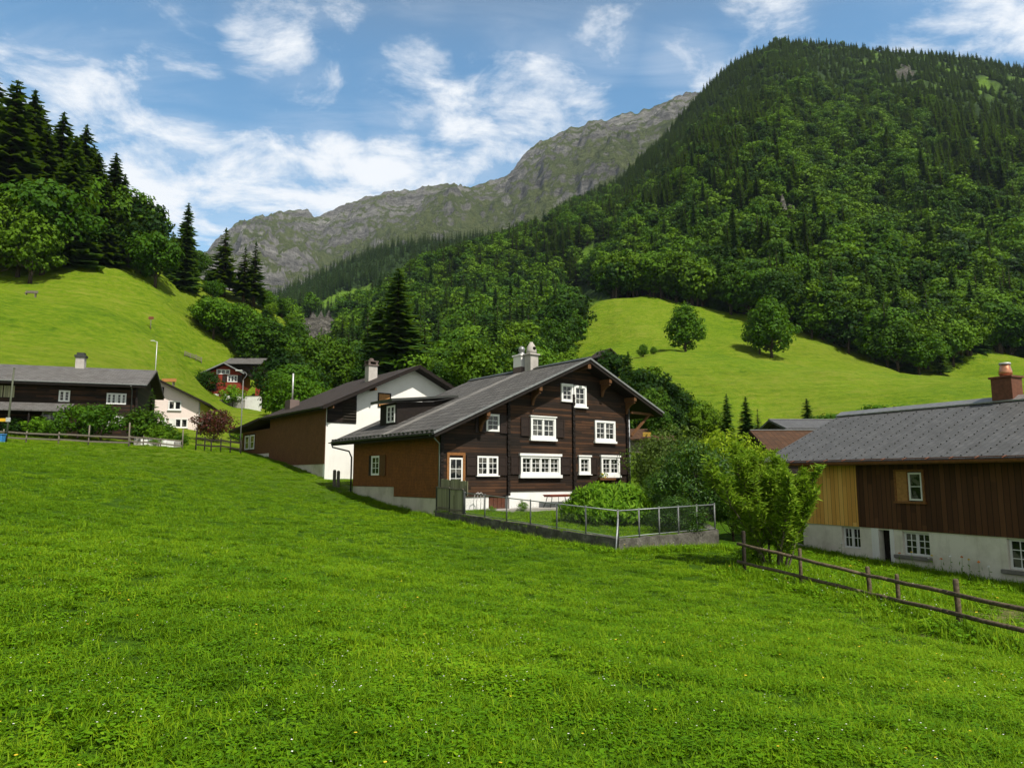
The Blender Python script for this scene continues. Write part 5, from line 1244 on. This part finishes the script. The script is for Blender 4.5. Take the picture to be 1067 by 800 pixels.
# ------------------------------------------------------------------ grass: real blades and leaves, thinner with distance
def clump(seed, n, rad, h, wid, kind='blade'):
    rnd = random.Random(seed); mb = MB()
    for i in range(n):
        a = rnd.uniform(0, 6.283); r_ = rad*rnd.random()**.6; b = Vector((math.cos(a)*r_, math.sin(a)*r_, -.02)); ya = rnd.uniform(0, 6.283)
        if kind == 'blade':
            L = h*rnd.uniform(.5,1.15); w = wid*rnd.uniform(.6,1.3); lean = rnd.uniform(.12,.85); d = Vector((math.cos(ya), math.sin(ya), 0)); s = Vector((-d.y, d.x, 0)); vs = []
            for k in range(4):
                u = k/3; c = b + d*(lean*L*u*u) + Vector((0,0,L*u*(1-.38*lean*u))); ww = w*(1-u**1.6)*.5 + .0004
                vs += [c - s*ww, c + s*ww]
            mb.cur = 0; mb.add(vs, [(0,1,3,2),(2,3,5,4),(4,5,7,6)])
        else:
            # clover and dandelion-like leaves on short stalks
            L = h*rnd.uniform(.3,1.0); d = Vector((math.cos(ya), math.sin(ya), 0)); c = b + d*L*.4 + Vector((0,0,L)); t = rnd.uniform(.1,.9); f = (d*(1-.3*t) + Vector((0,0,-t*.5+.1))).normalized(); s = Vector((-d.y,d.x,rnd.uniform(-.3,.3))).normalized(); ll = wid*rnd.uniform(.7,1.4); w = ll*.34
            mb.cur = 1; q = Vector((0,0,ll*.10))
            mb.add([c, c+f*ll*.35+s*w+q, c+f*ll*.75+s*w*.8, c+f*ll-q, c+f*ll*.75-s*w*.8, c+f*ll*.35-s*w+q], [(0,1,2,3),(0,3,4,5)])
    return mb
def gp(name, mbs, fl=None):
    mb = MB()
    for m_ in mbs:
        n0 = len(mb.v); mb.v += m_.v; mb.f += [tuple(i+n0 for i in q) for q in m_.f]; mb.mi += m_.mi
    if fl:
        rnd = random.Random(fl[0])
        for i in range(fl[1]):
            x, y = rnd.uniform(-.22,.22), rnd.uniform(-.22,.22); z = fl[2]*rnd.uniform(.8,1.15); mb.cur = 0
            mb.add([(x-.0015,y,0),(x+.0015,y,0),(x+.003,y,z),(x,y,z)], [(0,1,2,3)]); mb.cur = 2; R_ = fl[3]
            mb.add([(x,y,z+.004)] + [(x+math.cos(k*1.0472)*R_, y+math.sin(k*1.0472)*R_, z+.002*(k%2)) for k in range(6)], [(0,1+k,1+(k+1)%6) for k in range(6)])
    return bpy.data.objects.new(name, mb.mesh(name, ['grass_blade','lush_leaf', fl[4] if fl else 'petal_white']))
GP = [gp('tuft', [clump(1,46,.15,.17,.009), clump(2,16,.15,.10,.034,'leaf')]), gp('tuft', [clump(3,56,.17,.15,.008)]), gp('tuft', [clump(4,34,.15,.14,.009), clump(5,44,.16,.11,.036,'leaf')]),
      gp('tuft', [clump(6,40,.16,.20,.010), clump(7,20,.16,.12,.032,'leaf')]), gp('tuft', [clump(8,30,.15,.15,.009), clump(9,14,.14,.10,.034,'leaf')], (1,3,.12,.0065,'petal_white')),
      gp('tuft', [clump(10,34,.15,.17,.009)], (2,1,.18,.012,'petal_yellow'))]
def in_quad(x, y, c):
    u = np.ones(len(x), bool); n = len(c)
    for i in range(n):
        ax, ay = c[i][0], c[i][1]; bx, by = c[(i+1)%n][0], c[(i+1)%n][1]; u &= ((bx-ax)*(y-ay) - (by-ay)*(x-ax)) > 0
    return u
rg = np.random.RandomState(77)
pts = []
def band(d0, d1, dens, s0, s1, half=1.02):
    n = int(half * (d1**2 - d0**2) * dens); D = np.sqrt(rg.uniform(d0**2, d1**2, n)); a = rg.uniform(-half, half, n); x = a*D
    pts.append(np.c_[x, D, rg.uniform(s0, s1, n)])
band(2.6, 7, 80, .75, 1.1); band(7, 13, 56, .8, 1.2); band(13, 24, 27, .85, 1.3); band(24, 42, 11, .95, 1.6); band(42, 72, 5.5, 1.0, 1.7)
Q = np.concatenate(pts); x, y = Q[:,0], Q[:,1]
def quad(O, th, s0, s1, t0, t1):
    a = Vector((math.cos(th), math.sin(th))); b = Vector((-math.sin(th), math.cos(th)))
    return [(O.x+a.x*s+b.x*t, O.y+a.y*s+b.y*t) for s, t in ((s0,t0),(s1,t0),(s1,t1),(s0,t1))]
out = in_quad(x, y, quad(O1, TH, .1, 20, -.2, 11)) | in_quad(x, y, quad(O2, TH, 0, 14, 0, 19.5)) | in_quad(x, y, quad(O3, TR, -4.3, 9, -.05, 9)) | in_quad(x, y, quad(O4, R(18), -24, -1.3, 0, 9))
gard = [(A.x,A.y),(Cn.x,Cn.y),(E_.x,E_.y),(14,36),(12,50),(2,46)]
out |= in_quad(x, y, gard)
# worn patch of bare earth inside the rail fence
bare = np.zeros(len(x), bool)
for q in (P(1040,645,19.5), P(1075,652,18.5), P(1010,652,17.2), P(1035,672,15.4), P(1072,684,14.6), P(1110,668,16.5)): bare |= np.hypot(x-q.x, (y-q.y)) < 1.5
out |= bare & (rg.uniform(0,1,len(x)) < .72)
Q = Q[~out]; x, y = Q[:,0], Q[:,1]; z = gz(x, y)
# garden lawn tufts (short)
gi_ = rg.randint(0, 15*(n-1), 1500) if False else None
lg = []
for k in range(3600):
    j = rg.uniform(0, 14.6); i = rg.uniform(0, 32.9); j0, i0 = int(j), int(i); a_, b_ = j-j0, i-i0
    f_ = lambda M: M[j0,i0]*(1-a_)*(1-b_) + M[j0+1,i0]*a_*(1-b_) + M[j0,i0+1]*(1-a_)*b_ + M[j0+1,i0+1]*a_*b_
    lg.append((f_(gX), f_(gY), f_(gZ), rg.uniform(.6,1.0)))
lg = np.array(lg)
loc = np.array([[*(lambda v: (v.x, v.y))(Vector((q[0]-O1.x, q[1]-O1.y)))] for q in lg]); ca, sa_ = math.cos(TH), math.sin(TH)
ls, lt = loc[:,0]*ca + loc[:,1]*sa_, -loc[:,0]*sa_ + loc[:,1]*ca
print('LAWN', len(lg), lg.min(0), lg.max(0), ls.min(), ls.max(), lt.min(), lt.max())
lg = lg[~((ls > 2.4) & (ls < 10.8) & (lt > -1.8)) & ~((lt > -.2))]; print('LAWN2', len(lg))
# tall weeds along the fences, the wall foot and the house fronts
wd = []
def strip(a, b, n, wdt, s0, s1):
    for k in range(n):
        f = rg.uniform(); p = a + (b-a)*f; wd.append((p.x + rg.normal(0, wdt), p.y + rg.normal(0, wdt), rg.uniform(s0, s1)))
for k in range(5): strip(pp[k], pp[k+1], 150, .45, 1.3, 2.6)
strip(pp[0] + Vector((1.2,1.0,0)), pp[3] + Vector((1.8,1.4,0)), 420, .8, 1.4, 2.9)
fr3 = lambda s, t: Vector((O3.x + math.cos(TR)*s - math.sin(TR)*t, O3.y + math.sin(TR)*s + math.cos(TR)*t, 0))
strip(fr3(-3.5,-.8), fr3(7,-.55), 330, .22, 1.2, 2.4); strip(fr3(-4,-1.6), fr3(6,-1.6), 260, .5, 1.2, 2.2)
strip(A + Vector((-.25,-.35,0)), Cn + Vector((-.2,-.4,0)), 170, .16, 1.2, 2.3); strip(Cn + Vector((.1,-.4,0)), E_ + Vector((.2,-.4,0)), 150, .16, 1.2, 2.3)
strip(Vector((L1(-.4,0,0).x, L1(-.4,0,0).y, 0)), L1(-.4,11,0), 110, .2, 1.2, 2.2)
wd = np.array(wd); wd = wd[~in_quad(wd[:,0], wd[:,1], quad(O3, TR, -4.3, 9, -.03, 9))]; wz = gz(wd[:,0], wd[:,1])
px_ = np.r_[x, lg[:,0], wd[:,0]]; py_ = np.r_[y, lg[:,1], wd[:,1]]; pz_ = np.r_[z, lg[:,2], wz]; sc_ = np.r_[Q[:,2], lg[:,3], wd[:,2]]
N_ = len(px_); patchy = wav(px_, py_, 91, 8, 1.5, 7)
sc_ = sc_ * (1 + .08*np.clip(patchy, -1, 1)); wide = sc_ * rg.uniform(.9, 1.2, N_)
hs_ = np.where(np.arange(N_) < len(x), .56, 1.0)
pk_ = rg.choice(6, N_, p=[.29,.17,.33,.165,.03,.015]); pk_ = np.where((patchy > 1.1) & (pk_ == 1), 2, pk_)
scatter('grass', np.c_[px_, py_, pz_], np.c_[rg.normal(0,.08,N_), rg.normal(0,.08,N_), rg.uniform(0,6.28,N_)], np.c_[wide, wide, sc_*hs_], pk_, GP, 'lush green meadow grass and clover covering the field', 'grass')
print('GRASS', N_)
# flowers at the foot of the right house: countable, each its own thing
rnd = random.Random(15)
def flower_mesh(pm):
    st = MB(); st.tube([(0,0,-.05),(.02,.01,.25),(.03,.0,.5)], [.006,.005,.004], 4, False)
    for k in range(5): leaf_quad(st, Vector((rnd.uniform(-.05,.05),rnd.uniform(-.05,.05),.08+.07*k)), rv(rnd), .12, rnd, .25)
    hd = MB()
    for k in range(7):
        a = k*.9; leaf_quad(hd, Vector((.03+math.cos(a)*.03, math.sin(a)*.03, .51+.01*(k%2))), Vector((math.cos(a)*.5, math.sin(a)*.5, .8)).normalized(), .07, rnd, .7)
    return st.mesh('stem','lush_leaf'), hd.mesh('blossom', pm)
FM = {c: flower_mesh(m_) for c, m_ in (('orange','petal_orange'),('white','petal_white'),('yellow','petal_yellow'))}
for col, lst in (('orange', [(2.7,.0),(3.35,.1),(4.1,-.05),(.9,.05)]), ('white', [(2.2,-.1),(2.95,.1),(4.4,0),(-1.5,-.3)]), ('yellow', [(2.45,-.15),(3.7,.05),(1.6,-.1)])):
    for s_, t_ in lst:
        q_ = fr3(s_, -.5 + t_); q_.z = g1(q_.x, q_.y); o = thing('flower', f'{col} garden flower in the bed at the foot of the white masonry wall', 'flower', q_, rnd.uniform(0,6), f'{col} flowers at the right house')
        o.scale = (1.1,1.1,rnd.uniform(1.1,1.5))
        for nm, me in zip(('stem','blossom'), FM[col]): c_ = bpy.data.objects.new(nm, me); COL.objects.link(c_); c_.parent = o
# ------------------------------------------------------------------ daylight, sky, air, camera
EL = R(55); sx, sy = .65, -.76; k_ = math.hypot(sx, sy); SUN = Vector((sx/k_*math.cos(EL), sy/k_*math.cos(EL), math.sin(EL)))
sl_ = bpy.data.lights.new('sun', 'SUN'); sl_.energy = 5.0; sl_.angle = R(.55); sl_.color = (1, .94, .83)
so = bpy.data.objects.new('sun', sl_); COL.objects.link(so); so.rotation_euler = SUN.to_track_quat('Z', 'Y').to_euler(); so.location = (40, -40, 80)
W = bpy.data.worlds.new('World'); SC.world = W; W.use_nodes = True; W.node_tree.nodes.clear(); g = G(W.node_tree)
sky = g.n('ShaderNodeTexSky', sky_type='NISHITA'); sky.sun_disc = False; sky.sun_elevation = EL; sky.sun_rotation = math.atan2(sx, sy); sky.altitude = 900; sky.air_density = 1.25; sky.dust_density = .25; sky.ozone_density = 1.0
d = g.tc('Generated'); dx, dy, dz = g.sep(d)
# cloud deck seen in perspective
inv = g.m('DIVIDE', 1.0, g.m('ADD', g.m('MAXIMUM', dz, 0), .16))
pl = g.comb(g.m('MULTIPLY', dx, inv), g.m('MULTIPLY', dy, inv), 0)
big = g.noise(pl, 5.0, 10, .63, .35); wisp = g.noise(g.scl(pl, (2.2, 6.5, 1)), 1.0, 8, .62, .6)
BL = [(20,60,75,.55),(60,105,75,.7),(110,150,75,.9),(165,185,75,1.0),(225,205,62,1),(290,200,60,1.1),(350,192,58,1.15),(420,184,56,1.15),(480,168,54,1.1),(520,165,40,.6),(205,240,55,.9),
      (285,24,52,.85),(335,12,40,.5),(430,100,58,.85),(520,80,50,.5),(555,98,52,.8),(600,118,45,.75),(722,66,46,.85),(770,50,40,.6),(800,6,50,.7),(1000,10,70,.85),(1060,14,60,.9),(140,10,70,.45),(630,45,34,.45),(338,96,36,.45),(180,95,40,.35),(910,25,40,.3),(440,6,30,.3),
      (-120,120,160,.8),(1250,60,150,.7)]
cov = None
for px, py, r_, s_ in BL:
    v = P(px, py, 1).normalized(); dt = g.vm('DOT_PRODUCT', d, tuple(v))
    c_ = math.cos(math.atan(r_ * 1.25 / FL)); k = g.m('MULTIPLY', g.mr(dt, c_, 1.0, 0, 1, True), s_)
    cov = k if cov is None else g.m('MAXIMUM', cov, k)
dens = g.m('ADD', g.m('MULTIPLY', g.m('SUBTRACT', big, .5), 4.2), g.m('MULTIPLY', g.m('SUBTRACT', cov, .44), 1.25))
dens = g.m('ADD', dens, g.m('MULTIPLY', g.m('SUBTRACT', wisp, .5), 1.1))
al = g.mr(dens, -.14, 1.15, 0, 1, True)
thin_ = g.mr(g.m('ADD', g.m('SUBTRACT', wisp, .5), g.m('MULTIPLY', cov, .22)), -.04, .46, 0, .30, True)
al = g.m('MAXIMUM', al, thin_)
shade = g.mr(big, .42, .75, .82, 1.0)
cc = g.mix(shade, (5.2,5.7,6.4), (6.9,7.0,7.1))
# grey added to the sky overhead and behind, making the fill light less blue
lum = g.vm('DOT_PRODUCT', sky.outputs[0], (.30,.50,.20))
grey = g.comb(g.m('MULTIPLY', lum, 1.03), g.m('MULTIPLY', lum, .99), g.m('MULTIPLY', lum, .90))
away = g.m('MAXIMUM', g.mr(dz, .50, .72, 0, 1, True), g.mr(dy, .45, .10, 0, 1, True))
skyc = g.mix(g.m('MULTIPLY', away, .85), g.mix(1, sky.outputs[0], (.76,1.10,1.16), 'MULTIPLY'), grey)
up = g.m('GREATER_THAN', dz, -.02)
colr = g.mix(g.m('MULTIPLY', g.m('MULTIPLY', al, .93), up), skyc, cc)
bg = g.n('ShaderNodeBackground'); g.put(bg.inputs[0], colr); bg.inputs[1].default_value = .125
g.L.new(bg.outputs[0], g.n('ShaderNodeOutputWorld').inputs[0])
# air
HAZE = True
if HAZE:
    q = MB(); q.box(-2600, 2600, -420, 3700, -160, 1500); hz_ = q.build('haze', [])
    hm = bpy.data.materials.new('air'); hm.use_nodes = True; hm.node_tree.nodes.clear(); gg = G(hm.node_tree)
    pv_ = gg.n('ShaderNodeVolumePrincipled'); pv_.inputs['Color'].default_value = (.62,.76,1,1); pv_.inputs['Density'].default_value = .00004; pv_.inputs['Anisotropy'].default_value = .1
    gg.L.new(pv_.outputs[0], gg.n('ShaderNodeOutputMaterial').inputs['Volume']); hz_.data.materials.append(hm); stuff(hz_); tag(hz_, 'thin pale air paling the distant rocky mountain', 'haze')
cam = bpy.data.cameras.new('camera'); cam.sensor_fit = 'HORIZONTAL'; cam.sensor_width = 36; cam.lens = 36*FL/1067; cam.clip_end = 9000; cam.clip_start = .05
co = bpy.data.objects.new('camera', cam); COL.objects.link(co); co.rotation_euler = (math.pi/2 + PITCH, 0, 0); SC.camera = co
vs_ = SC.view_settings; vs_.view_transform = 'Standard'; vs_.look = 'None'; vs_.exposure = .3; vs_.gamma = 1; vs_.use_curve_mapping = False
SC.render.engine = 'CYCLES'; cy = SC.cycles
cy.use_denoising = True; cy.denoiser = 'OPENIMAGEDENOISE'; cy.denoising_input_passes = 'RGB_ALBEDO_NORMAL'
cy.max_bounces = 5; cy.diffuse_bounces = 1; cy.glossy_bounces = 2; cy.transmission_bounces = 3; cy.transparent_max_bounces = 4; cy.volume_bounces = 0; cy.use_adaptive_sampling = True; cy.adaptive_threshold = .02
cy.sample_clamp_indirect = 5; cy.caustics_reflective = False; cy.caustics_refractive = False; SC.render.use_persistent_data = False
